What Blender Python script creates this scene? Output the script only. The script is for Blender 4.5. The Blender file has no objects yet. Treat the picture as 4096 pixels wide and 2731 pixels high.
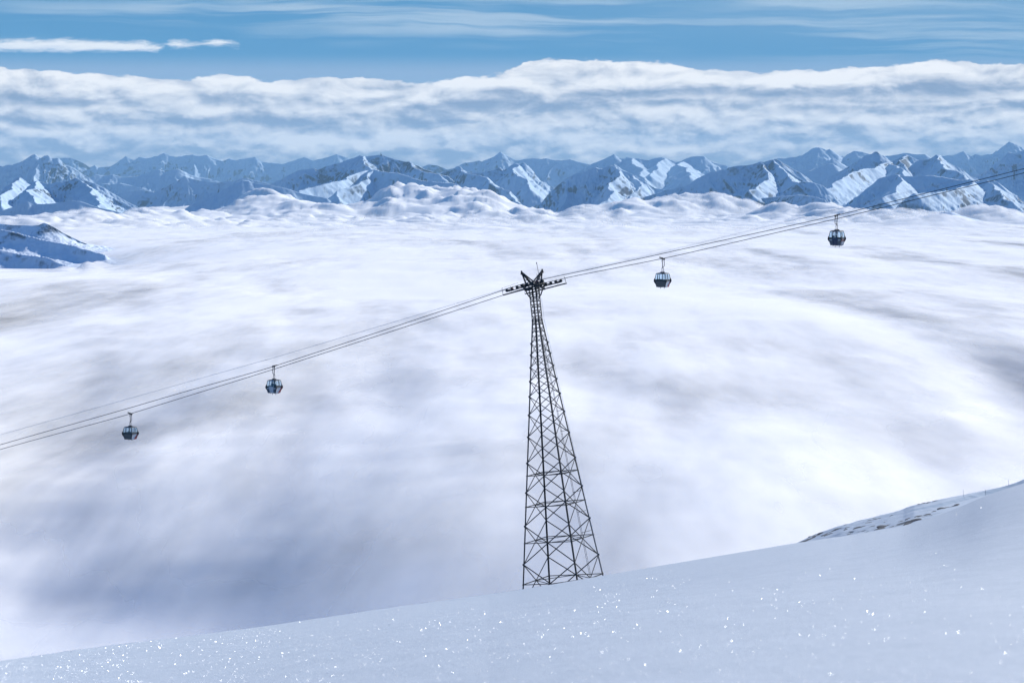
import bpy, bmesh, math, random
import numpy as np
from mathutils import Vector, Matrix

random.seed(7)
sc = bpy.context.scene
COL = sc.collection
F = 5553.3            # focal length in picture units (picture 2352 wide)
HX, HY = 1176.0, 420.0  # picture point of the straight-ahead horizon
SUN_EL, SUN_AZ = math.radians(25.0), math.radians(38.0)   # azimuth: to the right of straight ahead


def W(px, py, Y):
    """world point seen at picture unit (px, py) standing Y metres ahead"""
    return Vector(((px - HX) / F * Y, Y, (HY - py) / F * Y))


# ------------------------------------------------------------------ tagging
def tag(o, label=None, cat=None, group=None, kind=None):
    if label: o['label'] = label
    if cat: o['category'] = cat
    if group: o['group'] = group
    if kind: o['kind'] = kind
    return o


def empty(name, loc, rot=None):
    o = bpy.data.objects.new(name, None)
    COL.objects.link(o)
    o.location = loc
    o.empty_display_size = 0.5
    if rot is not None:
        o.rotation_euler = rot
    return o


def link(name, me, mat=None, parent=None):
    o = bpy.data.objects.new(name, me)
    COL.objects.link(o)
    if mat is not None:
        for m in (mat if isinstance(mat, (list, tuple)) else [mat]):
            me.materials.append(m)
    if parent is not None:
        o.parent = parent
    return o


# ------------------------------------------------------------------ materials
def new_mat(name):
    m = bpy.data.materials.new(name)
    m.use_nodes = True
    nt = m.node_tree
    for n in list(nt.nodes):
        nt.nodes.remove(n)
    return m, nt


class NB:
    """tiny node builder"""
    def __init__(self, nt): self.nt = nt
    def n(self, t, **kw):
        x = self.nt.nodes.new(t)
        for k, v in kw.items():
            setattr(x, k, v)
        return x
    def _in(self, sock, v):
        if v is None: return
        if hasattr(v, 'is_output') or isinstance(v, bpy.types.NodeSocket):
            self.nt.links.new(v, sock)
        else:
            sock.default_value = v
    def m(self, op, a=None, b=None, c=None, clamp=False):
        x = self.n('ShaderNodeMath', operation=op, use_clamp=clamp)
        for s, v in zip(x.inputs, (a, b, c)):
            self._in(s, v)
        return x.outputs[0]
    def ss(self, v, lo, hi, olo=0.0, ohi=1.0):
        x = self.n('ShaderNodeMapRange', interpolation_type='SMOOTHSTEP')
        for s, q in zip(x.inputs, (v, lo, hi, olo, ohi)):
            self._in(s, q)
        return x.outputs[0]
    def lin(self, v, lo, hi, olo=0.0, ohi=1.0):
        x = self.n('ShaderNodeMapRange')
        for s, q in zip(x.inputs, (v, lo, hi, olo, ohi)):
            self._in(s, q)
        return x.outputs[0]
    def xyz(self, x_, y_, z_):
        if self.dims == '2D':
            x_ = self.m('ADD', x_, z_ * 13.7); y_ = self.m('ADD', y_, z_ * 7.9); z_ = 0.0
        x = self.n('ShaderNodeCombineXYZ')
        for s, v in zip(x.inputs, (x_, y_, z_)):
            self._in(s, v)
        return x.outputs[0]
    dims = '3D'
    def noise(self, vec, scale=1.0, detail=5.0, rough=0.55, dist=0.0, typ='FBM'):
        x = self.n('ShaderNodeTexNoise')
        x.noise_dimensions = self.dims
        try: x.noise_type = typ
        except Exception: pass
        self._in(x.inputs['Vector'], vec)
        x.inputs['Scale'].default_value = scale
        x.inputs['Detail'].default_value = detail
        x.inputs['Roughness'].default_value = rough
        x.inputs['Distortion'].default_value = dist
        return x.outputs['Fac'] if 'Fac' in x.outputs else x.outputs[0]
    def mix(self, f, a, b):
        x = self.n('ShaderNodeMix', data_type='RGBA')
        self._in(x.inputs[0], f)
        self._in(x.inputs[6], a)
        self._in(x.inputs[7], b)
        return x.outputs[2]
    def scale(self, vec, s):
        x = self.n('ShaderNodeVectorMath', operation='MULTIPLY')
        self._in(x.inputs[0], vec)
        x.inputs[1].default_value = s
        return x.outputs[0]


def principled(name, color, rough=0.6, metal=0.0, spec=0.5, var=0.0, vscale=6.0, bump=0.0):
    m, nt = new_mat(name)
    b = NB(nt)
    p = b.n('ShaderNodeBsdfPrincipled')
    o = b.n('ShaderNodeOutputMaterial')
    nt.links.new(p.outputs[0], o.inputs[0])
    p.inputs['Base Color'].default_value = (*color, 1)
    p.inputs['Roughness'].default_value = rough
    p.inputs['Metallic'].default_value = metal
    p.inputs['Specular IOR Level'].default_value = spec
    if var > 0:
        tc = b.n('ShaderNodeTexCoord')
        f = b.noise(tc.outputs['Object'], vscale, 4, .6)
        dark = tuple(c * (1 - var) for c in color) + (1,)
        lite = tuple(min(1, c * (1 + var)) for c in color) + (1,)
        nt.links.new(b.mix(b.lin(f, .3, .7), dark, lite), p.inputs['Base Color'])
        if bump:
            bn = b.n('ShaderNodeBump')
            bn.inputs['Strength'].default_value = bump
            nt.links.new(f, bn.inputs['Height'])
            nt.links.new(bn.outputs[0], p.inputs['Normal'])
    return m


# ------------------------------------------------------------------ numpy noise
_rng = np.random.RandomState(11)
_PERM = _rng.permutation(4096)
_ANG = _rng.rand(4096) * 2 * np.pi
_GX, _GY = np.cos(_ANG), np.sin(_ANG)


def perlin(x, y, seed=0):
    xi = np.floor(x).astype(np.int64); yi = np.floor(y).astype(np.int64)
    xf = x - xi; yf = y - yi
    u = xf * xf * xf * (xf * (xf * 6 - 15) + 10)
    v = yf * yf * yf * (yf * (yf * 6 - 15) + 10)
    def g(ix, iy, fx, fy):
        h = _PERM[(_PERM[(ix + seed * 131) & 4095] + iy) & 4095]
        return _GX[h] * fx + _GY[h] * fy
    a = g(xi, yi, xf, yf); b = g(xi + 1, yi, xf - 1, yf)
    c = g(xi, yi + 1, xf, yf - 1); d = g(xi + 1, yi + 1, xf - 1, yf - 1)
    return 1.45 * ((a + u * (b - a)) + v * ((c + u * (d - c)) - (a + u * (b - a))))


def fbm(x, y, octv=5, gain=.5, seed=0):
    s = 0; a = 1.0; t = 0
    for i in range(octv):
        s = s + a * perlin(x * 2.03 ** i, y * 2.03 ** i, seed + i); t += a; a *= gain
    return s / t


def billow(x, y, octv=4, gain=.5, seed=0):
    s = 0; a = 1.0; t = 0
    for i in range(octv):
        s = s + a * np.abs(perlin(x * 2.07 ** i, y * 2.07 ** i, seed + i)); t += a; a *= gain
    return s / t


def ridged(x, y, octv=4, gain=.5, seed=0):
    s = 0; a = 1.0; t = 0
    for i in range(octv):
        s = s + a * (1 - np.abs(perlin(x * 2.07 ** i, y * 2.07 ** i, seed + i))); t += a; a *= gain
    return s / t


def sstep(x, a, b):
    t = np.clip((x - a) / (b - a), 0, 1)
    return t * t * (3 - 2 * t)


def grid_mesh(name, X, Y, Z, smooth=True):
    """rows x cols height sheet as a mesh, faces up"""
    r, c = X.shape
    co = np.stack([X, Y, Z], -1).reshape(-1, 3).astype(np.float32)
    i = np.arange(r * c).reshape(r, c)
    q = np.stack([i[:-1, :-1], i[:-1, 1:], i[1:, 1:], i[1:, :-1]], -1).reshape(-1, 4)
    me = bpy.data.meshes.new(name)
    me.vertices.add(len(co)); me.vertices.foreach_set('co', co.ravel())
    me.loops.add(q.size); me.loops.foreach_set('vertex_index', q.ravel().astype(np.int32))
    me.polygons.add(len(q))
    me.polygons.foreach_set('loop_start', (np.arange(len(q)) * 4).astype(np.int32))
    me.polygons.foreach_set('use_smooth', np.full(len(q), smooth))
    me.update(calc_edges=True)
    return me


# ------------------------------------------------------------------ world / sun / camera / render
world = bpy.data.worlds.new("World")
sc.world = world
world.use_nodes = True
nt = world.node_tree
for n in list(nt.nodes): nt.nodes.remove(n)
b = NB(nt)
b.dims = '2D'
out = b.n('ShaderNodeOutputWorld')
bg = b.n('ShaderNodeBackground')
nt.links.new(bg.outputs[0], out.inputs[0])
sky = b.n('ShaderNodeTexSky', sky_type='NISHITA')
sky.sun_disc = False
sky.sun_elevation = SUN_EL
sky.sun_rotation = SUN_AZ
sky.altitude = 2500
sky.air_density = 1.0
sky.dust_density = 0.3
sky.ozone_density = 3.0
tc = b.n('ShaderNodeTexCoord')
sep = b.n('ShaderNodeSeparateXYZ')
nt.links.new(tc.outputs['Generated'], sep.inputs[0])
sx, sy, sz = sep.outputs
hh = b.m('SQRT', b.m('ADD', b.m('MULTIPLY', sx, sx), b.m('MULTIPLY', sy, sy)))
U = b.m('MULTIPLY', b.m('ARCTAN2', sx, sy), F)               # azimuth, picture units, 0 ahead
V = b.m('MULTIPLY', b.m('DIVIDE', sz, b.m('MAXIMUM', hh, .01)), F)   # elevation, picture units
SKYS = 0.10
def k3(c):   # wanted linear colour -> value before the background strength
    return tuple(x * .87 / SKYS for x in c) + (1,)
# clear air: the sky model, cooled; close to the horizon a deep winter blue
tint = b.n('ShaderNodeMix', data_type='RGBA', blend_type='MULTIPLY')
tint.inputs[0].default_value = 1.0
nt.links.new(sky.outputs[0], tint.inputs[6])
tint.inputs[7].default_value = (SKYTINT := (0.27, 0.74, 1.18, 1))
lowblue = b.mix(b.lin(V, 150, 700), k3((0.070, 0.238, 0.420)), k3((0.055, 0.200, 0.39)))
clear = b.mix(b.ss(V, 700, 3500), lowblue, tint.outputs[2])
# cirrus veil
wob = b.m('MULTIPLY', b.m('SUBTRACT', b.noise(b.xyz(b.m('DIVIDE', U, 420), b.m('DIVIDE', V, 160), 3.0), 1, 3, .5), .5), 46)
Vc = b.m('ADD', V, b.m('ADD', wob, b.m('MULTIPLY', U, .012)))
cir = b.noise(b.xyz(b.m('DIVIDE', U, 900), b.m('DIVIDE', Vc, 30), 7.0), 1, 5, .55)
cir2 = b.noise(b.xyz(b.m('DIVIDE', U, 700), b.m('DIVIDE', V, 110), 1.0), 1, 2, .5)
cir3 = b.noise(b.xyz(b.m('DIVIDE', U, 330), b.m('DIVIDE', Vc, 11), 5.0), 1, 4, .6)
cov = b.m('ADD', cir2, b.m('MULTIPLY', U, .00016))
cirm = b.m('MULTIPLY', b.ss(b.m('ADD', cir, b.m('MULTIPLY', b.m('SUBTRACT', cir3, .5), .35)), .36, .68), b.m('MULTIPLY', b.ss(cov, .30, .62), b.ss(V, 250, 335)))
skyc = b.mix(b.m('MULTIPLY', cirm, .85), clear, k3((.33, .44, .55)))
skyc = b.mix(b.m('MULTIPLY', b.m('MULTIPLY', b.ss(U, -300, 900), b.ss(V, 270, 420)), .30), skyc, k3((.30, .42, .54)))

# stratocumulus bank along the horizon
def curve(points, lo, hi):
    """value of a traced profile at azimuth U"""
    fc = b.n('ShaderNodeFloatCurve')
    cm = fc.mapping.curves[0]
    pts = [((x + 24) / 2400.0, (y - lo) / (hi - lo)) for x, y in points]
    while len(cm.points) < len(pts): cm.points.new(0.5, 0.5)
    for p, q in zip(cm.points, pts):
        p.location = q
    fc.mapping.update()
    nt.links.new(b.lin(U, -1200, 1200, 0, 1), fc.inputs['Value'])
    return b.lin(fc.outputs[0], 0, 1, lo, hi)

edge = curve([(0, 253), (180, 252), (300, 240), (430, 236), (500, 243), (640, 234), (760, 239), (930, 232), (1080, 240),
              (1190, 262), (1260, 284), (1400, 281), (1540, 272), (1700, 257), (1900, 258), (2060, 266), (2160, 281), (2250, 272), (2352, 268)], 150, 320)
p1 = b.xyz(b.m('DIVIDE', U, 110), b.m('DIVIDE', V, 40), 2.0)
n_edge = b.noise(p1, 1, 7, .62)
d_edge = b.m('SUBTRACT', b.m('ADD', edge, b.m('MULTIPLY', b.m('SUBTRACT', n_edge, .5), 40)), V)   # >0 inside
bank = b.ss(d_edge, -2, 3.5)
big = b.noise(b.xyz(b.m('DIVIDE', U, 480), b.m('DIVIDE', V, 50), 11.0), 1, 5, .5)
def puff(du, dv):
    return b.noise(b.xyz(b.m('DIVIDE', b.m('ADD', U, du), 150), b.m('DIVIDE', b.m('ADD', V, dv), 58), 5.5), 1, 7, .56, .25)
q0 = puff(0, 0); q1 = puff(14, 17)
rel = b.m('SUBTRACT', q0, q1)
def lump(du, dv, su, sv, w):
    """heaped cloud heads: rounded cells broken up by turbulence"""
    wu = b.m('ADD', b.m('ADD', U, du), b.m('MULTIPLY', b.m('SUBTRACT', b.noise(b.xyz(b.m('DIVIDE', b.m('ADD', U, du), 46), b.m('DIVIDE', b.m('ADD', V, dv), 26), w), 1, 5, .56), .5), 62))
    wv_ = b.m('ADD', b.m('ADD', V, dv), b.m('MULTIPLY', b.m('SUBTRACT', b.noise(b.xyz(b.m('DIVIDE', b.m('ADD', U, du), 46), b.m('DIVIDE', b.m('ADD', V, dv), 26), w + 9), 1, 5, .56), .5), 26))
    vo = b.n('ShaderNodeTexVoronoi'); vo.voronoi_dimensions = '2D'; vo.feature = 'SMOOTH_F1'; vo.inputs['Scale'].default_value = 1.0
    vo.inputs['Smoothness'].default_value = .45
    try: vo.inputs['Detail'].default_value = 2.0; vo.inputs['Roughness'].default_value = .5
    except Exception: pass
    nt.links.new(b.xyz(b.m('DIVIDE', wu, su), b.m('DIVIDE', wv_, sv), w * 1.7), vo.inputs['Vector'])
    return vo.outputs['Distance']
l0 = lump(0, 0, 120, 52, 4.0); l1 = lump(15, 15, 120, 52, 4.0)
lrel = b.m('SUBTRACT', l1, l0)
fine0 = b.noise(b.xyz(b.m('DIVIDE', U, 34), b.m('DIVIDE', V, 17), 9.0), 1, 6, .62)
# dark undersides traced as long low lenses: (px, py, half length, half height, strength)
low = b.ss(V, 215, 120)
L = b.m('ADD', .52, b.m('MULTIPLY', rel, 2.4))
L = b.m('ADD', L, b.m('MULTIPLY', lrel, b.m('ADD', .10, b.m('MULTIPLY', low, .75))))
L = b.m('ADD', L, b.m('MULTIPLY', b.m('SUBTRACT', big, .5), 1.35))
L = b.m('ADD', L, b.m('MULTIPLY', b.m('SUBTRACT', fine0, .5), .40))
L = b.m('ADD', L, b.ss(d_edge, 48, 6, 0, .42))           # sunlit tops of the bank
L = b.m('SUBTRACT', L, b.ss(V, 90, 45, 0, .34))           # greyer towards the base
wv = b.m('ADD', V, b.m('MULTIPLY', b.m('SUBTRACT', q0, .5), 34))
for (cx, cy, hl, hv, st) in [(150, 232, 210, 16, .55), (880, 240, 330, 14, .40), (1230, 238, 170, 20, .40), (2000, 213, 560, 12, .62),
                             (1750, 330, 190, 22, .40), (700, 262, 200, 9, .25), (420, 285, 190, 16, .25), (2250, 240, 260, 9, .4),
                             (150, 345, 330, 14, .35), (1130, 352, 420, 9, .35)]:
    du = b.m('DIVIDE', b.m('SUBTRACT', U, cx - HX), hl)
    dv = b.m('DIVIDE', b.m('SUBTRACT', wv, HY - cy), hv)
    r2 = b.m('ADD', b.m('MULTIPLY', du, du), b.m('MULTIPLY', dv, dv))
    L = b.m('SUBTRACT', L, b.m('MULTIPLY', b.m('EXPONENT', b.m('MULTIPLY', r2, -1)), st))
for (cx, cy, hl, hv, st) in [(520, 205, 420, 16, .25), (300, 252, 420, 8, .3), (1500, 190, 500, 14, .3), (880, 310, 200, 16, .3), (1350, 322, 180, 12, .35),
                             (2080, 242, 380, 5, .3), (1540, 228, 300, 6, .25), (240, 300, 180, 9, .25), (1900, 270, 330, 8, .2)]:
    du = b.m('DIVIDE', b.m('SUBTRACT', U, cx - HX), hl)
    dv = b.m('DIVIDE', b.m('SUBTRACT', wv, HY - cy), hv)
    r2 = b.m('ADD', b.m('MULTIPLY', du, du), b.m('MULTIPLY', dv, dv))
    L = b.m('ADD', L, b.m('MULTIPLY', b.m('EXPONENT', b.m('MULTIPLY', r2, -1)), st))
ramp = b.n('ShaderNodeValToRGB')
els = ramp.color_ramp.elements
CLOUDS = [(0.0, (.195, .250, .345)), (.28, (.330, .370, .445)), (.60, (.550, .565, .595)), (1.0, (.770, .755, .735))]
while len(els) < 4: els.new(.5)
for e, (p, c) in zip(els, CLOUDS):
    e.position = p; e.color = (*c, 1)
nt.links.new(b.m('MULTIPLY_ADD', L, .80, .13, clamp=True), ramp.inputs[0])
cl = b.n('ShaderNodeVectorMath', operation='SCALE')
nt.links.new(ramp.outputs[0], cl.inputs[0]); cl.inputs['Scale'].default_value = .92 / SKYS
# thin lilac veil just above the bank
veil = b.m('MULTIPLY', b.ss(V, 300, 250), .55)
skyc = b.mix(veil, skyc, k3((.32, .40, .53)))
skyc = b.mix(bank, skyc, cl.outputs[0])
# the long lens cloud at the upper left
lens_t = curve([(0, 13), (150, 14), (290, 12), (370, 8), (384, 4), (400, 9), (440, 7), (470, 3), (500, 6), (545, 5), (562, -2), (600, -14), (900, -30), (2352, -30)], -30, 20)
lens_c = curve([(0, 309), (200, 309), (370, 307), (392, 315), (430, 312), (470, 316), (520, 319), (556, 315), (700, 315), (2352, 315)], 290, 330)
nl = b.noise(b.xyz(b.m('DIVIDE', U, 75), b.m('DIVIDE', V, 17), 1.3), 1, 7, .64)
dl = b.m('SUBTRACT', b.m('ADD', lens_t, b.m('MULTIPLY', b.m('SUBTRACT', nl, .5), 26)), b.m('ABSOLUTE', b.m('SUBTRACT', V, lens_c)))
lensm = b.m('MULTIPLY', b.ss(dl, -5, 9), .93)
lcol = b.mix(b.ss(b.m('ADD', b.m('SUBTRACT', V, lens_c), b.m('MULTIPLY', b.m('SUBTRACT', nl, .5), 30)), -14, 4), k3((.52, .59, .69)), k3((.73, .745, .755)))
skyc = b.mix(lensm, skyc, lcol)
nt.links.new(skyc, bg.inputs['Color'])
# only the low band of sky carries the cloud bank; above it the air is clear
bg2 = b.n('ShaderNodeBackground')
nt.links.new(clear, bg2.inputs['Color'])
bg2.inputs['Strength'].default_value = SKYS
band = b.m('MULTIPLY', b.ss(V, 620, 470), b.ss(V, -120, -60))
mixw = b.n('ShaderNodeMixShader')
nt.links.new(band, mixw.inputs[0]); nt.links.new(bg2.outputs[0], mixw.inputs[1]); nt.links.new(bg.outputs[0], mixw.inputs[2])
nt.links.new(mixw.outputs[0], out.inputs[0])
bg.inputs['Strength'].default_value = SKYS
world.cycles.sampling_method = 'MANUAL'
world.cycles.sample_map_resolution = 512

sun = bpy.data.lights.new('sun', 'SUN')
sun.energy = 5.0
sun.angle = math.radians(0.5)
sun.color = (1.0, 0.945, 0.865)
so = bpy.data.objects.new('sun', sun)
COL.objects.link(so)
sd = Vector((math.cos(SUN_EL) * math.sin(SUN_AZ), math.cos(SUN_EL) * math.cos(SUN_AZ), math.sin(SUN_EL)))
so.rotation_euler = sd.to_track_quat('Z', 'Y').to_euler()
so.location = sd * 300

cam = bpy.data.cameras.new('camera')
cam.lens = 85.0
cam.sensor_width = 36.0
cam.sensor_fit = 'HORIZONTAL'
cam.shift_y = -(784.0 - HY) / 2352.0
cam.clip_start = 0.1
cam.clip_end = 200000
cam.dof.use_dof = True
cam.dof.focus_distance = 365.0
cam.dof.aperture_fstop = 2.6
cam.dof.aperture_blades = 0
co = bpy.data.objects.new('camera', cam)
COL.objects.link(co)
co.location = (0, 0, 0)
co.rotation_euler = (math.radians(90), 0, 0)
sc.camera = co

sc.view_settings.view_transform = 'Standard'
sc.view_settings.look = 'None'
sc.view_settings.gamma = 1
sc.view_settings.exposure = 0.68
cy = sc.cycles
cy.use_denoising = True
cy.max_bounces = 5
cy.use_adaptive_sampling = True
cy.adaptive_threshold = 0.015
cy.adaptive_min_samples = 24
cy.diffuse_bounces = 4
cy.glossy_bounces = 2
cy.transmission_bounces = 4
cy.volume_bounces = 0
cy.transparent_max_bounces = 40
cy.sample_clamp_indirect = 8
cy.caustics_reflective = False
cy.caustics_refractive = False
# ================================================================== SNOW, ROCK, CLOUD MATERIALS
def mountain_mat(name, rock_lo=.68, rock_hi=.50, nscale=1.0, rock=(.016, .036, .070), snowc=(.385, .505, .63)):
    """wind-packed snow with bare rock where the ground is steep"""
    m, nt = new_mat(name)
    b = NB(nt)
    p = b.n('ShaderNodeBsdfPrincipled'); o = b.n('ShaderNodeOutputMaterial')
    nt.links.new(p.outputs[0], o.inputs[0])
    geo = b.n('ShaderNodeNewGeometry'); tc = b.n('ShaderNodeTexCoord')
    s = b.n('ShaderNodeSeparateXYZ'); nt.links.new(geo.outputs['Normal'], s.inputs[0])
    n1 = b.noise(b.scale(tc.outputs['Object'], (.006 * nscale, .003 * nscale, .006 * nscale)), 1, 6, .65)
    n2 = b.noise(b.scale(tc.outputs['Object'], (.0011 * nscale,) * 3), 1, 3, .5)
    n3 = b.noise(b.scale(tc.outputs['Object'], (.03 * nscale,) * 3), 1, 4, .6)
    steep = b.m('ADD', s.outputs[2], b.m('MULTIPLY', b.m('SUBTRACT', n1, .5), .9))
    steep = b.m('ADD', steep, b.m('MULTIPLY', b.m('SUBTRACT', n2, .5), .6))
    mask = b.ss(steep, rock_lo, rock_hi)
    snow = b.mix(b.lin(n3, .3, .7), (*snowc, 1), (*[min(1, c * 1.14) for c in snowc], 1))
    rk = b.mix(b.lin(n3, .3, .7), (*[c * .6 for c in rock], 1), (*[c * 1.5 for c in rock], 1))
    nt.links.new(b.mix(mask, snow, rk), p.inputs['Base Color'])
    p.inputs['Roughness'].default_value = .9
    p.inputs['Specular IOR Level'].default_value = .15
    return m


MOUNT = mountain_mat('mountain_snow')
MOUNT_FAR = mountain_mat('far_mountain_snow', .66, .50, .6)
HILLSNOW = mountain_mat('hill_snow', .80, .62, 2.6, snowc=(.58, .66, .76))


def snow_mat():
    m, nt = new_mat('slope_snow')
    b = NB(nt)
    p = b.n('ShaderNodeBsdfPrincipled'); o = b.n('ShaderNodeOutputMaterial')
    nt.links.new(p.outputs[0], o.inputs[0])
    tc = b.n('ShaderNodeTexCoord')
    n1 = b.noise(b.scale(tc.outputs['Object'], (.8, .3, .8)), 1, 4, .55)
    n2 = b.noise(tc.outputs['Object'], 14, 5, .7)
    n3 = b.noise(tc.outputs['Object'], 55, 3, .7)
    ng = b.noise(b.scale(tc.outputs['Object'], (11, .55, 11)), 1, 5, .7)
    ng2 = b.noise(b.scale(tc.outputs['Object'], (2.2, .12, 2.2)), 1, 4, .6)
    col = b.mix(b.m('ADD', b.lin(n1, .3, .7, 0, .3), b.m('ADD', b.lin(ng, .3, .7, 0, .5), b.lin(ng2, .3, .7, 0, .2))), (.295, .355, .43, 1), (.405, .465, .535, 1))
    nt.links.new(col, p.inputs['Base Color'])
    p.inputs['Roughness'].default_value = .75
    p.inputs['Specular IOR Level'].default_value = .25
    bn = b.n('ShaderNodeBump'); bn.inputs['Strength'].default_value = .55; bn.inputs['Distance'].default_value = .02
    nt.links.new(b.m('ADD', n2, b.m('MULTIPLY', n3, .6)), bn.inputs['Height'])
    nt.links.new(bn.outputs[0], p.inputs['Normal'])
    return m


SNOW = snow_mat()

# ================================================================== FOREGROUND SLOPE
_cu = np.array([-400, 0, 300, 600, 900, 1176, 1388, 1620, 1830, 1905, 1950, 2012, 2080, 2148, 2207, 2263, 2312, 2352, 2500, 2700])
_cv = np.array([1568, 1516, 1476, 1438, 1394, 1356, 1320, 1281, 1246, 1235, 1229, 1218, 1206, 1185, 1163, 1138, 1121, 1109, 1066, 1008])
_kt = np.linspace(-.283, .274, 600)
_kv = np.interp(_kt, (_cu - HX) / F, (_cv - HY) / F)
_ker = np.hanning(21); _ker /= _ker.sum()
_pad = np.concatenate([_kv[0] + (np.arange(-10, 0)) * (_kv[1] - _kv[0]), _kv, _kv[-1] + np.arange(1, 11) * (_kv[-1] - _kv[-2])])
_kv = np.convolve(_pad, _ker, 'valid')


def Kcrest(t):
    k = np.interp(t, _kt, _kv)
    return k + np.where(t < _kt[0], (t - _kt[0]) * -.13, 0) + np.where(t > _kt[-1], (t - _kt[-1]) * -.30, 0)


CE = 0.9        # eye above the snow


def ycrest(t):
    a = np.clip((t + .215) / .205, 0, 1)
    return np.exp(np.log(46.0) + (np.log(377.0) - np.log(46.0)) * a)


def slope_z(x, y, detail=True):
    x = np.asarray(x, float); y = np.asarray(y, float)
    t = np.clip(x / np.maximum(y, 6.0), -.7, .7)
    yc = ycrest(t)
    K0 = .1677 - .119 * t + .029 * (np.sqrt(t * t + .0025) - .05)                     # the hillside as a plane; its swells only show farther off
    z = -CE * (1 - y / yc) - y * (K0 + (Kcrest(t) - K0) * sstep(y, 30, 120))
    over = np.maximum(y - yc, 0)
    z = z - .62 * (over - 55 * (1 - np.exp(-over / 55)))
    if detail:
        a = np.clip(y / 60, .15, 1)
        z = z + .016 * fbm(x / 2.2, y / 5.0, 4, .5, 3) * a + .05 * fbm(x / 11, y / 30, 3, .5, 5) * sstep(y, 30, 90) * (1 - sstep(y, 250, 340))
    return z


ts = np.concatenate([np.linspace(-.7, -.26, 40)[:-1], np.linspace(-.26, .26, 760), np.linspace(.26, .7, 40)[1:]])
ys = np.concatenate([np.geomspace(3, 60, 330)[:-1], np.geomspace(60, 400, 260)[:-1], np.geomspace(400, 1100, 90)])
T_, Y_ = np.meshgrid(ts, ys)
X_ = T_ * Y_
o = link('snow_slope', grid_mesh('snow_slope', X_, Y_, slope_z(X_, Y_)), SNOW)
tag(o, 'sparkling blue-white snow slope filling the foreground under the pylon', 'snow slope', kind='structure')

# ice crystals lying on the snow: tiny plates that catch the sun
rs = np.random.RandomState(5)
NCR = 11000
ctt = rs.uniform(-.25, .25, NCR)
_yc = ycrest(ctt) * .97
_k = .1677 - .119 * ctt + .029 * np.abs(ctt)
_far = 1 / _yc
_near = np.maximum((.2135 - _k) / CE + _far, _far * 1.2)
cyy = 1 / (_far + (_near - _far) * rs.rand(NCR) ** 1.15)
cxx = ctt * cyy
czz = slope_z(cxx, cyy)
vd = -np.stack([cxx, cyy, czz], -1); vd /= np.linalg.norm(vd, axis=1)[:, None]
hv = vd + np.array(sd)[None]; hv /= np.linalg.norm(hv, axis=1)[:, None]
hv = hv + rs.normal(0, .38, (NCR, 3)); hv /= np.linalg.norm(hv, axis=1)[:, None]
ref = rs.normal(size=(NCR, 3)); e1 = np.cross(hv, ref); e1 /= np.linalg.norm(e1, axis=1)[:, None]; e2 = np.cross(hv, e1)
size = (rs.uniform(.0008, .0023, NCR) * (1 + 1.2 * (rs.rand(NCR) > .93)) * np.clip(cyy / 26, .75, 3.0))[:, None]
cc = np.stack([cxx, cyy, czz], -1) + np.array([0, 0, 1]) * size * .8
verts = []
for k in range(6):
    an = k * math.pi / 3
    verts.append(cc + size * (e1 * math.cos(an) + e2 * math.sin(an)))
co_ = np.stack(verts, 1).reshape(-1, 3)
me = bpy.data.meshes.new('ice_crystals')
me.vertices.add(len(co_)); me.vertices.foreach_set('co', co_.astype(np.float32).ravel())
me.loops.add(len(co_)); me.loops.foreach_set('vertex_index', np.arange(len(co_), dtype=np.int32))
me.polygons.add(NCR); me.polygons.foreach_set('loop_start', (np.arange(NCR) * 6).astype(np.int32))
me.update(calc_edges=True)
ICE = principled('ice_plates', (.95, .96, 1.0), rough=.43, metal=1.0)
tag(link('ice_crystals', me, ICE), 'glinting ice crystals scattered over the foreground snow', 'ice crystals', kind='stuff')

# ================================================================== SECOND SLOPE (ski run) AT THE RIGHT
_pu = (np.array([1700, 1780, 1824, 1858, 1888, 1941, 2020, 2076, 2080, 2100, 2165, 2207, 2263, 2297, 2316, 2336, 2352, 2480, 2700]) - HX) / F
_pv = (np.array([1330, 1273, 1249, 1233, 1222, 1204.5, 1185, 1170, 1168, 1160, 1145.6, 1137, 1125, 1117.5, 1112, 1105.6, 1098.5, 1050, 975]) - HY) / F
_qt = np.linspace(_pu[0], _pu[-1], 900)
_qv = np.interp(_qt, _pu, _pv)
_k2 = np.hanning(13); _k2 /= _k2.sum()
_qv = np.convolve(np.concatenate([np.full(6, _qv[0]), _qv, np.full(6, _qv[-1])]), _k2, 'valid')
PY = 640.0; PC = 12.5


def piste_band(t, y):
    """across the groomed track: 0 on its centre line, +-1 at its edges"""
    o_ = PC * F * (1 / y - 1 / PY)
    us_ = (np.array([2040, 2071, 2110, 2165, 2263, 2316, 2352, 2600]) - HX) / F
    return (o_ - np.interp(t, us_, [9, 9, 10.5, 10.7, 5.4, 4.2, 4, 4])) / np.interp(t, us_, [.25, .8, 2.4, 3.9, 4.4, 4.2, 4, 4])


def run_z(x, y, detail=True):
    x = np.asarray(x, float); y = np.asarray(y, float)
    t = x / y
    K = np.interp(t, _qt, _qv) + np.where(t > _qt[-1], (t - _qt[-1]) * -.3, 0) + np.where(t < _qt[0], (t - _qt[0]) * -.6, 0)
    z = -y * K - PC * (1 - y / PY)
    over = np.maximum(y - PY, 0)
    z = z - .6 * (over - 30 * (1 - np.exp(-over / 30)))
    if detail:
        q = piste_band(t, y)
        z = z - 1.0 * np.exp(-(q) ** 2 * 1.6) * sstep(t, .160, .178)
        rough = sstep(t, .120, .128) * (1 - sstep(t, .165, .19)) * (1 - np.exp(-q ** 2 * .4))
        z = z + rough * .8 * (ridged(x / 7 + y / 30, y / 26, 3, .55, 9) - .62)
    return z


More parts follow.
